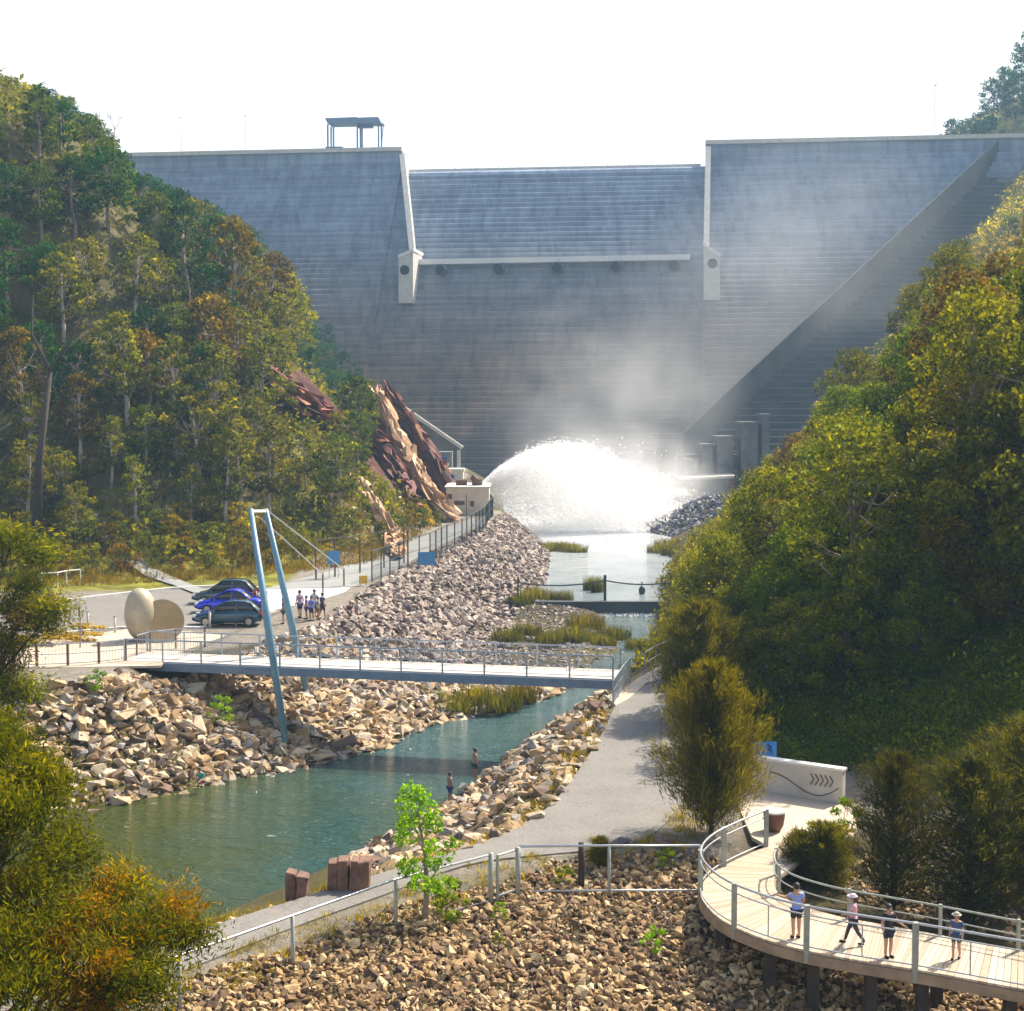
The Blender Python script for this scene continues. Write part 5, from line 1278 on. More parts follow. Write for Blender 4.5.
mb = MB(); mb.box((.0, 0, .0), (2.6, 1.5, .12)); mb.build('plinth', M['conc_dk'], sc)
for (px, py, lab) in ((210, 628, 'short pale bollard in front of the teal hatchback bonnet'), (236, 626, 'short pale bollard in front of the teal hatchback boot'), (115, 633, 'short bollard just left of the egg sculpture'), (88, 628, 'short bollard at the left of the car park kerb')):
    q = at(px, py); b = empty('bollard', (q.x, q.y, GL)); tag(b, lab, 'bollard', 'bollards between plaza and car park')
    MB().tube([(0, 0, -.1), (0, 0, .95)], .075, 12).build('shaft', M['conc'], b, True); MB().tube([(0, 0, .95), (0, 0, 1.02)], .085, 12).build('cap', M['steel'], b)

# ------------------------------------------------------------------ cars
def car(px, py, label, paint, L=4.3, Wd=1.76, Hh=1.5, rz=math.pi, sedan=False, group=None):
    q = at(px, py); t = empty('parked_car', (q.x, q.y, GL + .02), rz); tag(t, label, 'car', 'cars parked by the plaza')
    M_ = simple('car_paint', paint, tuple(v * .9 for v in paint), 1, .18, .35, coat=.8)
    h = L / 2
    st = [(-h, .86, .42, .62), (-h + .06, .94, .34, .82), (-h + .5, 1.0, .24, .93), (-h + 1.2, 1.0, .22, .96), (0, 1.0, .22, .93), (h - 1.35, 1.0, .22, .90), (h - .9, .98, .22, .84), (h - .3, .92, .28, .70), (h - .04, .82, .36, .60), (h, .74, .42, .52)]
    secs = []
    for x, w, zb, zt in st:
        w = w * Wd / 2; secs.append([Vector((x, -w * .93, zb)), Vector((x, -w, zb + .12)), Vector((x, -w, zt - .16)), Vector((x, -w * .9, zt)), Vector((x, w * .9, zt)), Vector((x, w, zt - .16)), Vector((x, w, zb + .12)), Vector((x, w * .93, zb))])
    MB().loft(secs).build('body', M_, t, True)
    w = Wd / 2; rb = -h + (.75 if sedan else .12); rt = -h + (1.45 if sedan else .75)
    lo = [(rb, .92), (h - 1.0, .86)]; hi = [(rt, Hh - .06), (h - 1.95, Hh - .04)]
    secs = [[Vector((rb, y_ * w * .86, .88)) for y_ in (-1, 1)]]
    def gsec(x, zt, wb, wt): return [Vector((x, -w * wb, .86)), Vector((x, -w * wt, zt)), Vector((x, w * wt, zt)), Vector((x, w * wb, .86))]
    MB().loft([gsec(rb, .9, .84, .82), gsec(rt, Hh - .07, .88, .70), gsec((rt + h - 1.95) / 2, Hh - .02, .9, .72), gsec(h - 1.95, Hh - .08, .9, .70), gsec(h - 1.0, .88, .86, .82)]).build('glasshouse', M['glass'], t, True)
    xs = [rt - .08, rt + .25, (rt + h - 1.95) / 2, h - 2.1, h - 1.88]; zs = [Hh - .12, Hh - .02, Hh + .015, Hh - .02, Hh - .09]
    MB().loft([[Vector((x, -w * .74, z - .04)), Vector((x, -w * .66, z + .015)), Vector((x, w * .66, z + .015)), Vector((x, w * .74, z - .04))] for x, z in zip(xs, zs)]).build('roof', M_, t, True)
    mb = MB()
    for sy in (-1, 1):
        for xa, xb in ((h - 1.98, h - 1.03), (rt, rb + .05), ((rt + h - 1.95) / 2, (rt + h - 1.95) / 2 + .05)):
            mb.bar((xa, sy * w * .725, Hh - .09), (xb, sy * w * .87, .9), .06, .07)
    mb.build('pillar', M_, t)
    for sx in (-h + .78, h - .85):
        for sy in (-1, 1):
            wh = MB().tube([(sx, sy * (w - .2), .31), (sx, sy * (w + .01), .31)], .31, 20).build('wheel', M['tyre'], t, False)
            MB().tube([(sx, sy * (w - .02), .31), (sx, sy * (w + .03), .31)], .19, 14).build('rim', M['rim'], wh)
    for sy in (-1, 1):
        MB().box((-h + .06, sy * w * .78, .8), (.16, .26, .2)).build('tail_light', M['red_lamp'], t)
        MB().box((h - .12, sy * w * .66, .62), (.2, .34, .14)).build('headlight', M['clear_lamp'], t)
        MB().box((h - 1.35, sy * (w + .07), .95), (.14, .16, .11)).build('mirror', M_, t)
    return t
car(229, 625, 'dark teal hatchback parked nearest the plaza beside two bollards', (.004, .055, .10), 4.2, rz=math.pi + .02)
car(231, 612.5, 'bright blue sedan parked in the middle of three cars', (.004, .02, .62), 4.4, sedan=True, rz=math.pi - .03)
car(226, 603.5, 'dark grey green car parked farthest from the plaza', (.03, .06, .08), 4.3, Hh=1.62, rz=math.pi)

# ------------------------------------------------------------------ weir and its cable
a, b = at(508, 603.5, .9), at(668, 603.5, .9)
w = empty('weir', a); tag(w, 'low dark concrete weir across the river below the pool', 'weir')
mb = MB(); mb.bar(Vector((0, 0, -.55)), b - a + Vector((0, 0, -.55)), .7, 1.5); mb.build('sill', M['conc_wet'], w)
mb = MB(); rg2 = random.Random(3)
V, Fc = leaf_quads(np.stack([np.random.default_rng(1).uniform(0, (b - a).x, 1300), np.random.default_rng(2).normal(-.7, .35, 1300), np.random.default_rng(3).uniform(-.95, -.75, 1300)], 1), .22, np.random.default_rng(4), .5)
link('white_water', np_mesh('white_water', V, Fc, M['foam']), w)
cb = empty('cable_barrier', at(605, 603, .8)); tag(cb, 'cable strung between tall thin posts across the river at the weir', 'barrier'); L0 = Vector(cb.location)
tops = []
for px, pb, pt in ((518, 604, 577), (605, 612, 575), (683, 592, 575)):
    Yp = at(605, 604, .8).y; a = atd(px, pb, Yp) - L0; b = atd(px, pt, Yp) - L0; tops.append(b + Vector((0, 0, -.45))); MB().bar(a + Vector((0, 0, -1)), b, .22 if px == 605 else .14).build('post', M['fence_dk'], cb)
for p_, q_ in zip(tops[:-1], tops[1:]):
    MB().tube([p_.lerp(q_, k / 8) + Vector((0, 0, -.35 * (1 - (2 * k / 8 - 1) ** 2))) for k in range(9)], .06, 5).build('cable', M['fence_dk'], cb)
q = at(642, 594, ZP); bu_ = empty('marker_buoy', (q.x, q.y, ZP)); tag(bu_, 'small dark marker float on the pool above the weir', 'float'); MB().ball((0, 0, .3), (.3, .3, .45)).build('float', M['fence_dk'], bu_, True)
MB().tube([(0, 0, .7), (0, 0, 1.1)], .06, 6).build('mast', M['fence_dk'], bu_)
tw_ = [(598, 592), (590, 590), (566, 602), (556, 600)]
for i, (px, py) in enumerate(tw_):
    q = at(px, py, ZP); o = link('reed_clump', reeds[i % 3]); o.location = (q.x, q.y, ZP - .1); o.scale = (.5, .5, 1.5 - .2 * i); tag(o, ['dark twiggy stems in the pool left of the middle weir post', 'dark twiggy stems farther left of the middle weir post', 'reddish stems at the weir crest left of centre', 'reddish stems at the weir crest farther left'][i], 'reeds', 'reed clumps in the river')

# ------------------------------------------------------------------ near fence
fz = 3.98
FPX = [(120, 1040), (180, 1012), (293, 968), (396, 928), (491, 901), (518, 893)]
def fence_pt(px, py): q = at(px, py, fz); return q
P = [fence_pt(*p) for p in FPX]
nf = empty('path_fence', P[0]); tag(nf, 'low steel post and rail fence beside the near path, left of its gate', 'fence'); L0 = Vector(P[0])
HF = 1.32
for i, p in enumerate(P):
    if i == 4: continue
    MB().tube([p - L0 + Vector((0, 0, -.4)), p - L0 + Vector((0, 0, HF))], .05 if i < 5 else .075, 10).build('post', M['post'], nf, True)
g0, g1 = P[4] + Vector((0, 0, 0)), P[5]
gA = at(497.5, 899, fz); gB = at(491, 901, fz)
MB().tube([gB - L0 + Vector((0, 0, -.4)), gB - L0 + Vector((0, 0, HF + .05))], .075, 10).build('post', M['post'], nf, True)
for zz, r_ in ((HF, .035), (.02, .03)):
    MB().tube([p - L0 + Vector((0, 0, zz)) for p in P[:5]], r_, 8).build('rail', M['rail'], nf, True)
gate = empty('path_gate', gA); tag(gate, 'narrow steel gate between two fence posts beside the path', 'gate')
MB().tube([(0, 0, -.1), (0, 0, HF - .05)], .045, 8).build('frame_post', M['post'], gate)
for zz in (HF - .08, .08): MB().tube([Vector((0, 0, zz)), P[5] - gA + Vector((-.08, 0, zz))], .03, 8).build('frame_rail', M['rail'], gate)
nf2 = empty('path_fence', P[5]); tag(nf2, 'low steel post and rail fence running straight from the gate to the boardwalk', 'fence'); L0 = Vector(P[5])
Pa = [at(519, 892, fz), at(609, 891, fz), at(699.5, 891, fz)]
for p in Pa[1:]: MB().tube([p - L0 + Vector((0, 0, -.4)), p - L0 + Vector((0, 0, HF))], .05, 10).build('post', M['post'], nf2, True)
for zz, r_ in ((HF, .035), (.02, .03)): MB().tube([p - L0 + Vector((0, 0, zz)) for p in Pa], r_, 8).build('rail', M['rail'], nf2, True)
q = at(581, 880, 4.1); o = MB().tube([(0, 0, -.3), (.02, 0, .5), (0, 0, 1.1)], [.1, .1, .085], 10).build('timber_post', M['bark_dark'], None, True); o.location = q; tag(o, 'dark weathered timber post behind the near fence', 'post')

# ------------------------------------------------------------------ boardwalk
DZ = GL + .06
m, nt, out = new_mat('boardwalk_planks'); p = N(nt, 'ShaderNodeBsdfPrincipled'); p.inputs['Roughness'].default_value = .75
at_ = N(nt, 'ShaderNodeAttribute', attribute_name='rc'); pos = geopos(nt)
c = ramp(nt, [(0, (.34, .26, .18)), (.5, (.45, .36, .26)), (1, (.54, .45, .34))], at_.outputs['Fac']).outputs[0]
c = mixc(nt, .5, c, ramp(nt, [(.3, (.7, .7, .7)), (.7, (1.1, 1.1, 1.1))], nz(nt, 6, 5, .7, pos)).outputs[0], 'MULTIPLY'); nt.links.new(c, p.inputs['Base Color']); nt.links.new(p.outputs[0], out.inputs[0]); M['planks'] = m
outer_px = [(766, 846), (735, 860), (712, 873), (701, 887), (704, 902), (724, 921), (765, 939), (810, 951), (870, 962), (920, 970), (1024, 989), (1100, 1003)]
inner_px = [(796, 858), (784, 866), (776, 875), (774, 883), (777, 891), (787, 899), (806, 907), (838, 916), (880, 924), (940, 935), (1024, 952), (1100, 966)]
def cr(P, n):      # Catmull-Rom resample
    out = []
    for i in range(len(P) - 1):
        p0 = P[max(i - 1, 0)]; p1 = P[i]; p2 = P[i + 1]; p3 = P[min(i + 2, len(P) - 1)]
        for k in range(n):
            t = k / n; out.append(.5 * ((2 * p1) + (p2 - p0) * t + (2 * p0 - 5 * p1 + 4 * p2 - p3) * t * t + (3 * p1 - p0 - 3 * p2 + p3) * t ** 3))
    out.append(P[-1]); return out
O = cr([at(a, b, DZ) for a, b in outer_px], 14); I = cr([at(a, b, DZ) for a, b in inner_px], 14)
bw = empty('boardwalk', at(800, 930, DZ)); tag(bw, 'curving raised timber boardwalk with steel railings at lower right', 'boardwalk'); L0 = Vector(bw.location)
V = []; Fc = []; A = []
for i in range(len(O) - 1):
    g_ = .06
    a0, a1 = O[i].lerp(O[i + 1], g_), O[i].lerp(O[i + 1], 1 - g_ * .2); b0, b1 = I[i].lerp(I[i + 1], g_), I[i].lerp(I[i + 1], 1 - g_ * .2)
    k = len(V); dn = Vector((0, 0, -.06)); V += [v - L0 for v in (a0, a1, b1, b0, a0 + dn, a1 + dn, b1 + dn, b0 + dn)]
    Fc += [(k, k + 1, k + 2, k + 3), (k, k + 4, k + 5, k + 1), (k + 3, k + 2, k + 6, k + 7), (k, k + 3, k + 7, k + 4), (k + 1, k + 5, k + 6, k + 2)]; A += [random.random()] * 8
link('deck', np_mesh('deck', [v[:] for v in V], Fc, M['planks'], False, {'rc': A}), bw)
M['fascia'] = simple('fascia_timber', (.34, .26, .17), (.2, .15, .1), 2, .8)
for C_, nm in ((O, 'fascia'), (I, 'fascia')):
    mb = MB()
    for a, b in zip(C_[:-1], C_[1:]): mb.bar(a - L0 + Vector((0, 0, -.2)), b - L0 + Vector((0, 0, -.2)), .08, .26)
    mb.build(nm, M['fascia'], bw)
mb = MB()
for i in range(30, len(O) - 1, 1):
    if i % 2 == 0: mb.bar(O[i].lerp(I[i], .05) - L0 + Vector((0, 0, -.2)), I[i].lerp(O[i], .05) - L0 + Vector((0, 0, -.2)), .1, .24)
mb.build('joist', M['bark_dark'], bw)
for i in (28, 42, 63, 84, 98, 112, 126, 138, 150):
    for f_ in (.12, .88):
        if i < len(O): p_ = O[i].lerp(I[i], f_) - L0; MB().box(p_ + Vector((0, 0, -1.4)), (.26, .26, 2.2)).build('pier', M['bark_dark'], bw)
HB = 1.12
def near_idx(C_, px): return min(range(len(C_)), key=lambda i: abs(project(*C_[i])[0] - px) + (0 if i > 50 else 0))
def br_rails(C_, idxs, i0, i1, big=True, stiles=()):
    seg = C_[i0:i1 + 1]
    for zz, r_ in ((HB, .032), (HB * .80, .02), (.10, .02)) if big else ((.75, .028), (.4, .018)):
        MB().tube([p_ - L0 + Vector((0, 0, zz)) for p_ in seg], r_, 6).build('rail', M['rail' if big else 'post'], bw, True)
    for i in idxs: MB().box(C_[i] - L0 + Vector((0, 0, HB / 2 - .15 - (0 if big else .17))), (.13 if big else .08, .13 if big else .08, HB + (.35 if big else 0))).build('post', M['post'], bw)
    for i in stiles: MB().bar(C_[i] - L0 + Vector((0, 0, .1)), C_[i] - L0 + Vector((0, 0, HB * .8)), .03).build('stile', M['rail'], bw)
allo = [0, 22, 44, 68]
def idx_px(C_, px, lo): return min(range(lo, len(C_)), key=lambda i: abs(project(*C_[i])[0] - px))
lo = 56
oi_ = [0, 20, 45, idx_px(O, 735, lo), idx_px(O, 808, lo), idx_px(O, 917, lo), idx_px(O, 1030, lo)]
br_rails(O, oi_, 0, len(O) - 1, True, [idx_px(O, 768, lo), idx_px(O, 862, lo), idx_px(O, 972, lo)])
ii_ = [28, 60, idx_px(I, 850, 70), idx_px(I, 940, 70), idx_px(I, 1020, 70)]
br_rails(I, ii_, 28, len(I) - 1, False)

# ------------------------------------------------------------------ lookout wall, sign, barrel
a, b = at(752, 791), at(842, 805)
cw = empty('chevron_wall', a); tag(cw, 'low pale concrete wall with five chevrons and a wavy groove at the lookout', 'wall'); L0 = Vector(a)
d = (b - a).normalized(); n_ = Vector((d.y, -d.x, 0)); Lw = (b - a).length; hw = 1.15
mb = MB(); mb.bar(Vector((0, 0, hw / 2)) - n_ * .15, b - a + Vector((0, 0, hw / 2)) - n_ * .15, .28, hw); mb.build('wall', M['conc'], cw)
mb = MB(); mb.bar(Vector((0, 0, hw + .04)) - n_ * .15, d * (Lw + .04) + Vector((0, 0, hw + .04)) - n_ * .15, .34, .08); mb.build('coping', M['white'], cw)
M['groove'] = simple('dark_groove', (.10, .085, .075), (.08, .07, .06), 5, .8)
for k in range(5):
    x0 = Lw * (.655 + k * .052); mb = MB()
    zc = .74
    for s1_ in (1, -1): mb.bar(d * x0 + Vector((0, 0, zc + .19 * s1_)) + n_ * .012, d * (x0 + .12) + Vector((0, 0, zc)) + n_ * .012, .02, .035)
    mb.build('chevron', M['groove'], cw)
pts_ = [(.20, .78), (.30, .74), (.40, .62), (.5, .44), (.6, .27), (.7, .20), (.78, .21), (.88, .36), (.96, .55)]
mb = MB()
for (u0, v0), (u1, v1) in zip(pts_[:-1], pts_[1:]): mb.bar(d * (u0 * Lw) + Vector((0, 0, v0)) + n_ * .012, d * (u1 * Lw) + Vector((0, 0, v1)) + n_ * .012, .02, .03)
mb.build('wave_line', M['groove'], cw)
q = atd(765, 750, 53.5); sg = empty('interpretive_sign', (q.x, q.y, GL), R(-8)); tag(sg, 'tilted blue map sign on legs behind the chevron wall', 'sign')
tl_ = Matrix.Rotation(R(-40), 3, 'X'); zc = q.z - GL
MB().box((0, 0, zc), (.84, .035, .68), M=tl_).build('panel', M['sign_blue'], sg)
def on_panel(u, v, lift=.02): return Vector((0, 0, zc)) + tl_ @ Vector((u, -lift - .015, v))
mb = MB()
for (u0, v0, u1, v1, w_) in ((-.33, .22, -.05, .25, .05), (-.3, .1, -.12, -.2, .07), (.0, .2, .0, -.05, .06), (.3, .1, .36, -.22, .04), (-.36, -.25, .1, -.28, .04)): mb.bar(on_panel(u0, v0), on_panel(u1, v1), .012, w_)
mb.build('map_mark', M['sign_pale'], sg)
mb = MB()
for (u0, v0, u1, v1, w_) in ((.08, .22, .22, .05, .12), (.10, .02, .26, -.1, .1)): mb.bar(on_panel(u0, v0, .022), on_panel(u1, v1, .022), .012, w_)
mb.build('map_mark', M['sign_dkblue'], sg)
for sx in (-.3, .3): MB().bar((sx, .05, -.1), (sx, .05, zc), .06).build('leg', M['steel'], sg)
q = at(774, 832); bb = empty('stone_bench', (q.x, q.y, GL + .04)); tag(bb, 'rounded brown block with a pale flat top at the head of the boardwalk', 'seat')
mb = MB(); mb.loft([[Vector((math.cos(6.283 * i / 16) * r_, math.sin(6.283 * i / 16) * r_, z_)) for i in range(16)] for z_, r_ in ((0, .2), (.2, .3), (.45, .34), (.6, .35))]); mb.build('base', M['rust'], bb)
MB().tube([(0, 0, .6), (0, 0, .66)], .36, 16).build('top', M['white'], bb)
# stone blocks and single rocks
def block(px, py, w_, h_, n_, label, z=GL):
    q = at(px, py, z); rr_ = random.Random(int(px)); t = empty('stone_block', (q.x, q.y, z)); tag(t, label, 'stone block')
    for k in range(n_):
        hh = h_ * rr_.uniform(.85, 1.08); ww = w_ / n_; mb = MB(); x0 = (k - (n_ - 1) / 2) * ww
        bot = [Vector((x0 + sx * ww * .5, sy * .3 * w_ ** .3 + rr_.uniform(-.07, .07), -.2)) for sx, sy in ((-1, -1), (1, -1), (1, 1), (-1, 1))]
        lx = rr_.uniform(.0, .10); mid = [v + Vector((rr_.uniform(-.02, .02) + lx * .5, rr_.uniform(-.03, .03), .2 + hh * .5)) for v in bot]; top = [v + Vector((lx + rr_.uniform(-.07, .05), rr_.uniform(-.08, .08), .2 + hh + rr_.uniform(-.09, .05))) for v in bot]
        mb.loft([bot, mid, top]); mb.build('slab', M['wood_red'], t, False, .02)
    return t
block(297, 894, .58, .66, 2, 'smaller weathered red stone block beside the near path')
block(349, 888, 1.15, .86, 4, 'larger weathered red stone block of upright slabs beside the near path')
for i, (px, py, z, s, rz, mk, lab) in enumerate(((622, 845, GL, .72, .3, 'rocks_grey', 'lone flat grey rock at the path edge left of the brown one'), (666, 845, GL, .85, 1.2, 'wood_red', 'lone dark brown rock at the path edge beside the she-oak'), (372, 862, GL, .7, .3, 'wood_red', 'rust coloured boulder leaning behind the larger red stone block'), (597, 712, 3.9, 1.5, 2, 'wood_red', 'dark purple brown boulder at the path end of the footbridge'))):
    V, Fc = ROCKS[(i * 3 + 1) % 10]; me = np_mesh('rock', V, Fc, M[mk] if mk != 'rocks_grey' else M['conc_dk']); q = at(px, py, z); o = link('rock', me); o.location = (q.x, q.y, z + s * .15); o.scale = (s, s, s * .9); o.rotation_euler = (0, 0, rz); tag(o, lab, 'rock')

# ------------------------------------------------------------------ people
def skin_mesh(verts, edges, radii, root=0, lv=2):
    me = bpy.data.meshes.new('tmp'); me.from_pydata([tuple(v) for v in verts], edges, []); o = bpy.data.objects.new('tmp', me); COL.objects.link(o)
    md = o.modifiers.new('s', 'SKIN'); md.use_smooth_shade = True
    if not me.skin_vertices: me.skin_vertices.new()
    sv = me.skin_vertices[0].data
    for i, r in enumerate(radii):
        sv[i].radius = r if hasattr(r, '__len__') else (r, r); sv[i].use_root = (i == root)
    sb = o.modifiers.new('ss', 'SUBSURF'); sb.levels = lv; sb.render_levels = lv
    dg = bpy.context.evaluated_depsgraph_get(); dg.update()
    me2 = bpy.data.meshes.new_from_object(o.evaluated_get(dg)); bpy.data.objects.remove(o); return me2
_mc = {}
def cloth(c):
    if c not in _mc: _mc[c] = simple('cloth', c, tuple(v * .8 for v in c), 9, .85)
    return _mc[c]
SKIN = simple('skin', (.50, .29, .2), (.42, .24, .16), 5, .55); SKIN2 = simple('tanned_skin', (.30, .16, .11), (.26, .13, .09), 5, .55)
HAIR = simple('dark_hair', (.03, .02, .015), (.02, .015, .01), 20, .6)
def person(loc, h, rz, label, shirt, shorts, skin=SKIN, stride=0., armL=None, armR=None, hat=None, shorts_len=.7, fingers=True, crouch=False, shirtless=False, hairlen=0, extra=None, lean=0.0, group=None, shoes=True):
    t = empty('person', loc, rz); tag(t, label, 'person', group)
    S = h
    def v(x, y, z): return Vector((x, y + lean * max(0, z - .5), z)) * S
    pz = .53
    J = {'pel': v(0, 0, pz), 'wai': v(0, .0, .61), 'che': v(0, .0, .73), 'nb': v(0, 0, .81), 'nk': v(0, .005, .85), 'hd': v(0, .012, .925), 'hd2': v(0, .01, .965)}
    for s_, nm in ((-1, 'L'), (1, 'R')):
        f = stride * s_
        J['hip' + nm] = v(.052 * s_, 0, .50); J['kne' + nm] = v(.055 * s_, .5 * f + .01, .285); J['ank' + nm] = v(.052 * s_, f - .01 - (.05 if f < 0 else 0), .05 + (.03 if f < 0 else 0)); J['toe' + nm] = v(.058 * s_, f + .075, .02)
        arm = armL if s_ < 0 else armR
        J['sho' + nm] = v(.098 * s_, 0, .80)
        e, w_ = arm if arm else ((.135 * s_, -.01 - f * .3, .64), (.14 * s_, .05 - f * .6, .505))
        J['elb' + nm] = v(*e); J['wri' + nm] = v(*w_)
        d_ = (J['wri' + nm] - J['elb' + nm]).normalized(); J['pal' + nm] = J['wri' + nm] + d_ * .045 * S
    if crouch:
        for k in list(J):
            if k[:3] in ('pel', 'wai', 'che', 'nb', 'nk', 'hd', 'hd2', 'sho', 'elb', 'wri', 'pal', 'hip'): J[k] = J[k] + v(0, -.12, 0) * 1 + Vector((0, 0, -.36 * S)) + Vector((0, max(0, (J[k].z / S - .5)) * .35 * S, 0))
        for nm, s_ in (('L', -1), ('R', 1)): J['kne' + nm] = v(.07 * s_, .10, .27); J['ank' + nm] = v(.06 * s_, -.02, .05); J['wri' + nm] = v(.07 * s_, .18, .20); J['pal' + nm] = v(.07 * s_, .22, .17)
    names = ['pel', 'wai', 'che', 'nb', 'nk', 'hd', 'hd2'] + [a + n for n in 'LR' for a in ('hip', 'kne', 'ank', 'toe', 'sho', 'elb', 'wri', 'pal')]
    rad = {'pel': (.075, .055), 'wai': (.066, .048), 'che': (.080, .055), 'nb': (.055, .042), 'nk': (.028, .028), 'hd': (.052, .058), 'hd2': (.040, .044), 'hip': (.046, .046), 'kne': (.032, .032), 'ank': (.02, .022), 'toe': (.02, .016), 'sho': (.034, .034), 'elb': (.024, .024), 'wri': (.016, .016), 'pal': (.02, .012)}
    rad = {k_: (a_ * 1.17, b_ * 1.17) for k_, (a_, b_) in rad.items()}
    idx_ = {n: i for i, n in enumerate(names)}
    E = [('pel', 'wai'), ('wai', 'che'), ('che', 'nb'), ('nb', 'nk'), ('nk', 'hd'), ('hd', 'hd2')]
    for n in 'LR': E += [('pel', 'hip' + n), ('hip' + n, 'kne' + n), ('kne' + n, 'ank' + n), ('ank' + n, 'toe' + n), ('nb', 'sho' + n), ('sho' + n, 'elb' + n), ('elb' + n, 'wri' + n), ('wri' + n, 'pal' + n)]
    VV = [J[n] for n in names]; EE = [(idx_[a], idx_[b]) for a, b in E]; RR = []
    for n in names:
        r = rad.get(n) or rad[n[:-1]]; RR.append((r[0] * S, r[1] * S))
    if fingers:
        for n, s_ in (('L', -1), ('R', 1)):
            pa, wr, el = J['pal' + n], J['wri' + n], J['elb' + n]; d_ = (pa - wr).normalized(); sd = d_.cross(Vector((1, 0, 0.2))).normalized()
            for k, (o_, l_) in enumerate(((-.012, .030), (-.004, .036), (.004, .034), (.012, .028))):
                i = len(VV); b0 = pa + sd * o_ * S; VV += [b0 + d_ * .016 * S, b0 + d_ * (.016 + l_ * .5) * S, b0 + d_ * (.016 + l_ * .9) * S + Vector((-.006 * s_ * S, 0, 0))]; RR += [(.0052 * S,) * 2, (.0047 * S,) * 2, (.004 * S,) * 2]; EE += [(idx_['pal' + n], i), (i, i + 1), (i + 1, i + 2)]
            i = len(VV); VV += [wr.lerp(pa, .5) + sd * -.02 * S, wr.lerp(pa, .5) + sd * -.032 * S + d_ * .02 * S]; RR += [(.006 * S,) * 2, (.005 * S,) * 2]; EE += [(idx_['pal' + n], i), (i, i + 1)]
    i = len(VV); hd = J['hd']; fw = Vector((0, 1, 0)) * S
    VV += [hd + fw * .062 + Vector((0, 0, -.006 * S))]; RR += [(.007 * S,) * 2]; EE += [(idx_['hd'], i)]
    bm_ = skin_mesh(VV, EE, RR, idx_['pel'], 2 if fingers else 1); bm_.materials.clear(); bm_.materials.append(skin); bm_.name = 'body'
    link('body', bm_, t)
    def sub(nm, ns, grow, mat_, ends=(), lv=2):
        vs = []; rs = []; mp_ = {}
        for n in ns:
            r = rad.get(n) or rad[n[:-1]]; mp_[n] = len(vs); vs.append(J[n]); rs.append(((r[0] + grow) * S, (r[1] + grow) * S))
        es = [(mp_[a], mp_[b]) for a, b in E if a in mp_ and b in mp_]
        for a, b, f_ in ends:
            r = rad.get(a) or rad[a[:-1]]; r2 = rad.get(b) or rad[b[:-1]]; i = len(vs); vs.append(J[a].lerp(J[b], f_)); rr_ = [(r[k] * (1 - f_) + r2[k] * f_ + grow) * S for k in (0, 1)]; rs.append(tuple(rr_)); es.append((mp_[a], i))
        me = skin_mesh(vs, es, rs, 0, lv); me.materials.clear(); me.materials.append(mat_); link(nm, me, t)
    if not shirtless: sub('shirt', ['wai', 'che', 'nb', 'shoL', 'shoR'], .009, cloth(shirt), [('shoL', 'elbL', .62), ('shoR', 'elbR', .62), ('wai', 'pel', .7)])
    sub('shorts' if shorts_len < 1 else 'trousers', ['pel', 'hipL', 'hipR'], .010, cloth(shorts), [('hipL', 'kneL', min(1, shorts_len)), ('hipR', 'kneR', min(1, shorts_len))])
    if shorts_len > 1: sub('leggings', ['kneL', 'ankL', 'kneR', 'ankR', 'hipL', 'hipR', 'pel'], .005, cloth(shorts))
    hair = MB(); hair.ball(hd + Vector((0, -.010 * S, .022 * S)), (.062 * S, .066 * S, .066 * S), 14, 10)
    if hairlen: hair.ball(hd + Vector((0, -.03 * S, -.04 * S)), (.05 * S, .035 * S, .08 * S), 10, 8)
    hair.v = [(a_, min(b_, hd.y + .034 * S) if c_ < hd.z + .035 * S else b_, c_) for a_, b_, c_ in hair.v]
    hair.build('hair', HAIR, t, True)
    for s_ in (-1, 1): MB().ball(hd + Vector((s_ * .02 * S, .056 * S, .006 * S)), .006 * S, 8, 6).build('eye', M['dark'], t); MB().ball(hd + Vector((s_ * .060 * S, 0, 0)), (.008 * S, .014 * S, .02 * S), 8, 6).build('ear', skin, t, True)
    MB().box(hd + Vector((0, .058 * S, -.03 * S)), (.022 * S, .006 * S, .005 * S)).build('mouth', M['rust'], t)
    if hat:
        hb = MB(); hb.ball(hd + Vector((0, 0, .055 * S)), (.066 * S, .07 * S, .05 * S), 14, 8); hb.tube([hd + Vector((0, .02 * S, .045 * S)), hd + Vector((0, .02 * S, .052 * S))], .105 * S, 16); hb.build('hat', cloth(hat), t, True)
    if shoes:
        for n in 'LR': MB().ball(J['ank' + n].lerp(J['toe' + n], .55) + Vector((0, 0, -.012 * S)), (.03 * S, .075 * S, .025 * S), 10, 6).build('shoe', M['dark'], t, True)
    return t
def face(deg): return R(deg)     # 0 looks away (+y), 180 looks to the camera
zb = DZ
person(at(796, 938, zb), 1.42, face(8), 'boy in a blue and white tee shirt and dark shorts standing at the inner rail', (.28, .40, .85), (.03, .03, .05), armL=((-.19, .04, .73), (-.30, .09, .76)), armR=((.14, .02, .66), (.10, .10, .58)))
person(at(853, 944, zb), 1.26, face(75), 'girl in a pink top, dark leggings and a pale hat striding along the boardwalk', (.75, .42, .55), (.04, .04, .06), stride=.17, hat=(.75, .62, .68), shorts_len=1.2, armL=((-.13, .05, .66), (-.12, .15, .63)), hairlen=1)
person(at(888, 957, zb), 1.32, face(200), 'child in a dark tee shirt and navy shorts facing the railing', (.02, .02, .035), (.025, .03, .07), armL=((-.17, .03, .67), (-.25, .12, .60)), armR=((.15, .02, .66), (.20, .12, .60)))
person(at(956, 959, zb), 1.15, face(150), 'small child in a blue shirt and pale hat in the tree shade on the boardwalk', (.05, .10, .22), (.08, .10, .14), hat=(.45, .42, .34), stride=.05)
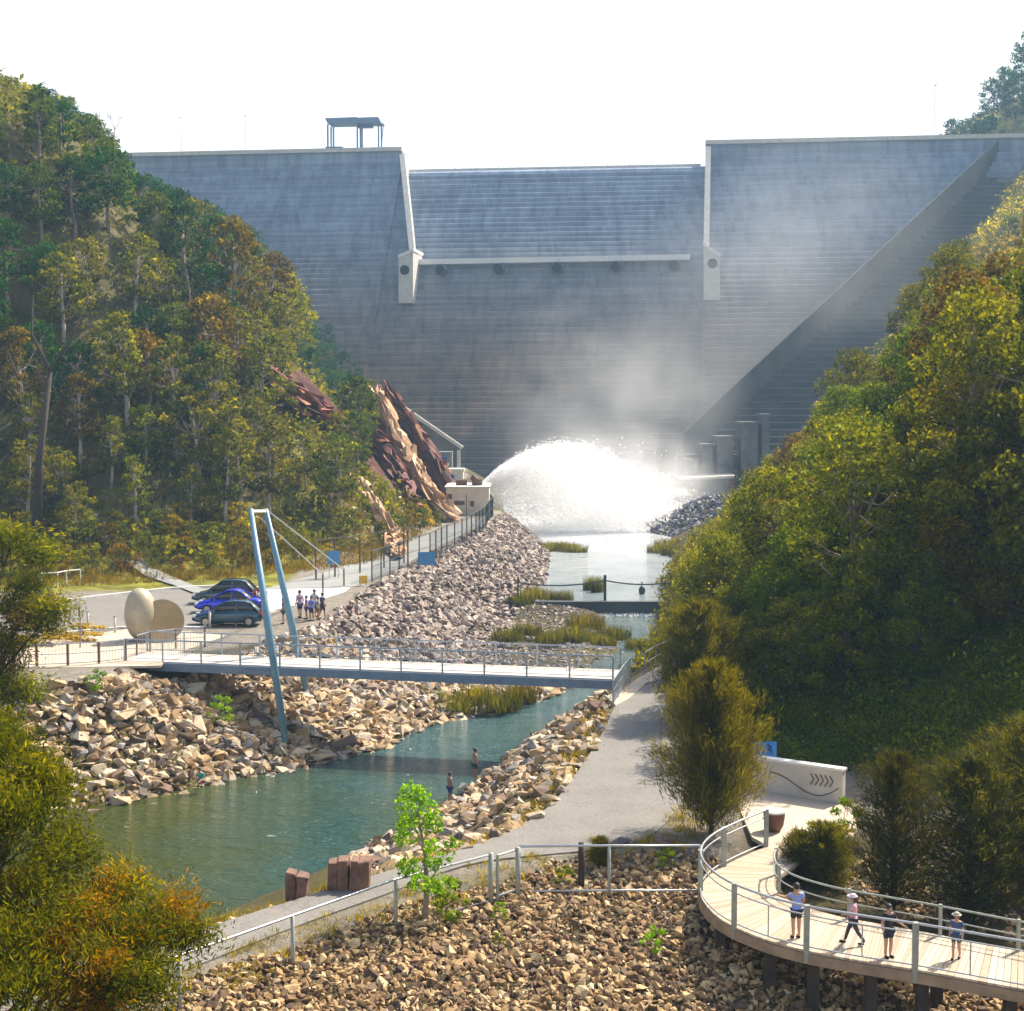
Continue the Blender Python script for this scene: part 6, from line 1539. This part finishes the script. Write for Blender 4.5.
GP = [(300, 618, 1.75, 'man in a white and mauve shirt at the left of the group by the pad', (.45, .35, .5), (.06, .05, .12)), (306.5, 619.5, 1.5, 'woman in a purple top second from the left in the group', (.22, .10, .42), (.06, .05, .12)), (311.5, 621, 1.55, 'person in a bright blue shirt in the middle of the group', (.12, .22, .7), (.05, .05, .12)), (314.5, 617, 1.75, 'tall person in a white shirt behind the middle of the group', (.65, .65, .7), (.2, .15, .12)), (318, 620, 1.45, 'child in a grey green shirt right of the middle of the group', (.25, .30, .33), (.22, .15, .1)), (322.5, 619, 1.65, 'person in a dark blue shirt at the right of the group with one leg forward', (.06, .09, .2), (.07, .06, .08))]
for i, (px, py, h_, lab, sh, so) in enumerate(GP): person(at(px, py), h_, face(40 + 55 * i), lab, sh, so, fingers=False, stride=.1 if i == 5 else .02, group='visitors standing by the concrete pad', shorts_len=.9)
person(at(283.5, 624), 1.6, face(90), 'lone person in dark clothes standing right of the parked cars', (.12, .1, .2), (.08, .06, .1), fingers=False)
person(at(350, 616), 1.45, face(210), 'person in dark clothes sitting low at the top of the riprap', (.07, .05, .09), (.16, .2, .28), fingers=False, crouch=True)
q = at(264, 611); person(q, 1.6, face(20), 'person in a dark red top standing behind the boot of the cars', (.2, .03, .08), (.05, .04, .08), fingers=False)
q = at(200, 787, .3); person((q.x, q.y, .32), 1.4, face(160), 'person in a turquoise shirt crouching on rocks at the far waterline', (.02, .42, .38), (.35, .08, .1), fingers=False, crouch=True)
q = at(475, 774, .9); person((q.x, q.y, max(.6, h1(q.x, q.y) + .1)), 1.5, face(-70), 'shirtless bather in green shorts standing on rocks at the water, the taller one', (.1, .1, .1), (.03, .10, .08), skin=SKIN2, shirtless=True, shoes=False, fingers=False, lean=.02)
q = at(450, 799, .35); person((q.x, q.y, max(.2, h1(q.x, q.y) + .05)), 1.35, face(-60), 'shirtless bather in blue trunks standing in the shallows, the shorter one', (.1, .1, .1), (.02, .04, .2), skin=SKIN2, shirtless=True, shoes=False, fingers=False, shorts_len=.95)

# ------------------------------------------------------------------ air, light, camera
hz = MB(); hz.box((0, 360, 60), (900, 840, 131)); hzo = hz.build('haze'); tag(hzo, 'pale even haze filling the whole valley air', None, None, 'stuff')
m, nt, out = new_mat('haze_air'); pv = N(nt, 'ShaderNodeVolumePrincipled'); pv.inputs['Color'].default_value = (.42, .68, 1, 1); pv.inputs['Density'].default_value = .00036; pv.inputs['Anisotropy'].default_value = .25
nt.links.new(pv.outputs[0], out.inputs[1]); hzo.data.materials.append(m)

AZ, EL = R(48), R(48)
S = Vector((math.cos(EL) * math.sin(AZ), math.cos(EL) * math.cos(AZ), math.sin(EL)))
sun = bpy.data.lights.new('sun', 'SUN'); sun.energy = 4.8; sun.angle = R(.5); sun.color = (1.0, .90, .74)
so = bpy.data.objects.new('sun', sun); COL.objects.link(so); so.rotation_euler = S.to_track_quat('Z', 'Y').to_euler(); so.location = (0, 0, 150)
wd = bpy.data.worlds.new('World'); SC.world = wd; wd.use_nodes = True; nt = wd.node_tree
bg = nt.nodes.get('Background') or nt.nodes.new('ShaderNodeBackground')
sky = nt.nodes.new('ShaderNodeTexSky'); sky.sky_type = 'NISHITA'; sky.sun_disc = False; sky.sun_elevation = EL; sky.sun_rotation = AZ; sky.air_density = 1.0; sky.dust_density = 4.0; sky.ozone_density = 1.0
hs = nt.nodes.new('ShaderNodeHueSaturation'); hs.inputs['Saturation'].default_value = 1.1; nt.links.new(sky.outputs[0], hs.inputs['Color'])
wtc = nt.nodes.new('ShaderNodeTexCoord'); wsp = nt.nodes.new('ShaderNodeSeparateXYZ'); nt.links.new(wtc.outputs['Generated'], wsp.inputs[0])
wmr = nt.nodes.new('ShaderNodeMapRange'); nt.links.new(wsp.outputs[2], wmr.inputs[0]); wmr.inputs[1].default_value = .55; wmr.inputs[2].default_value = .24
nt.links.new(mixc(nt, wmr.outputs[0], hs.outputs[0], (5.6, 5.7, 5.8)), bg.inputs[0])
bg.inputs[1].default_value = .12
cam = bpy.data.cameras.new('camera'); co = bpy.data.objects.new('camera', cam); COL.objects.link(co)
cam.sensor_width = 36; cam.lens = F / 1024 * 36; cam.clip_end = 4000; cam.clip_start = .5
co.location = CAM; co.rotation_euler = (math.pi / 2 - PITCH, 0, 0); SC.camera = co
SC.view_settings.view_transform = 'Standard'; SC.view_settings.look = 'None'; SC.view_settings.gamma = 1; SC.view_settings.exposure = .95
cy = SC.cycles; cy.max_bounces = 8; cy.diffuse_bounces = 6; cy.glossy_bounces = 2; cy.transmission_bounces = 4; cy.volume_bounces = 1; cy.transparent_max_bounces = 8
cy.volume_step_rate = 4; cy.volume_max_steps = 96; cy.use_denoising = True; cy.caustics_reflective = False; cy.caustics_refractive = False; cy.sample_clamp_indirect = 4
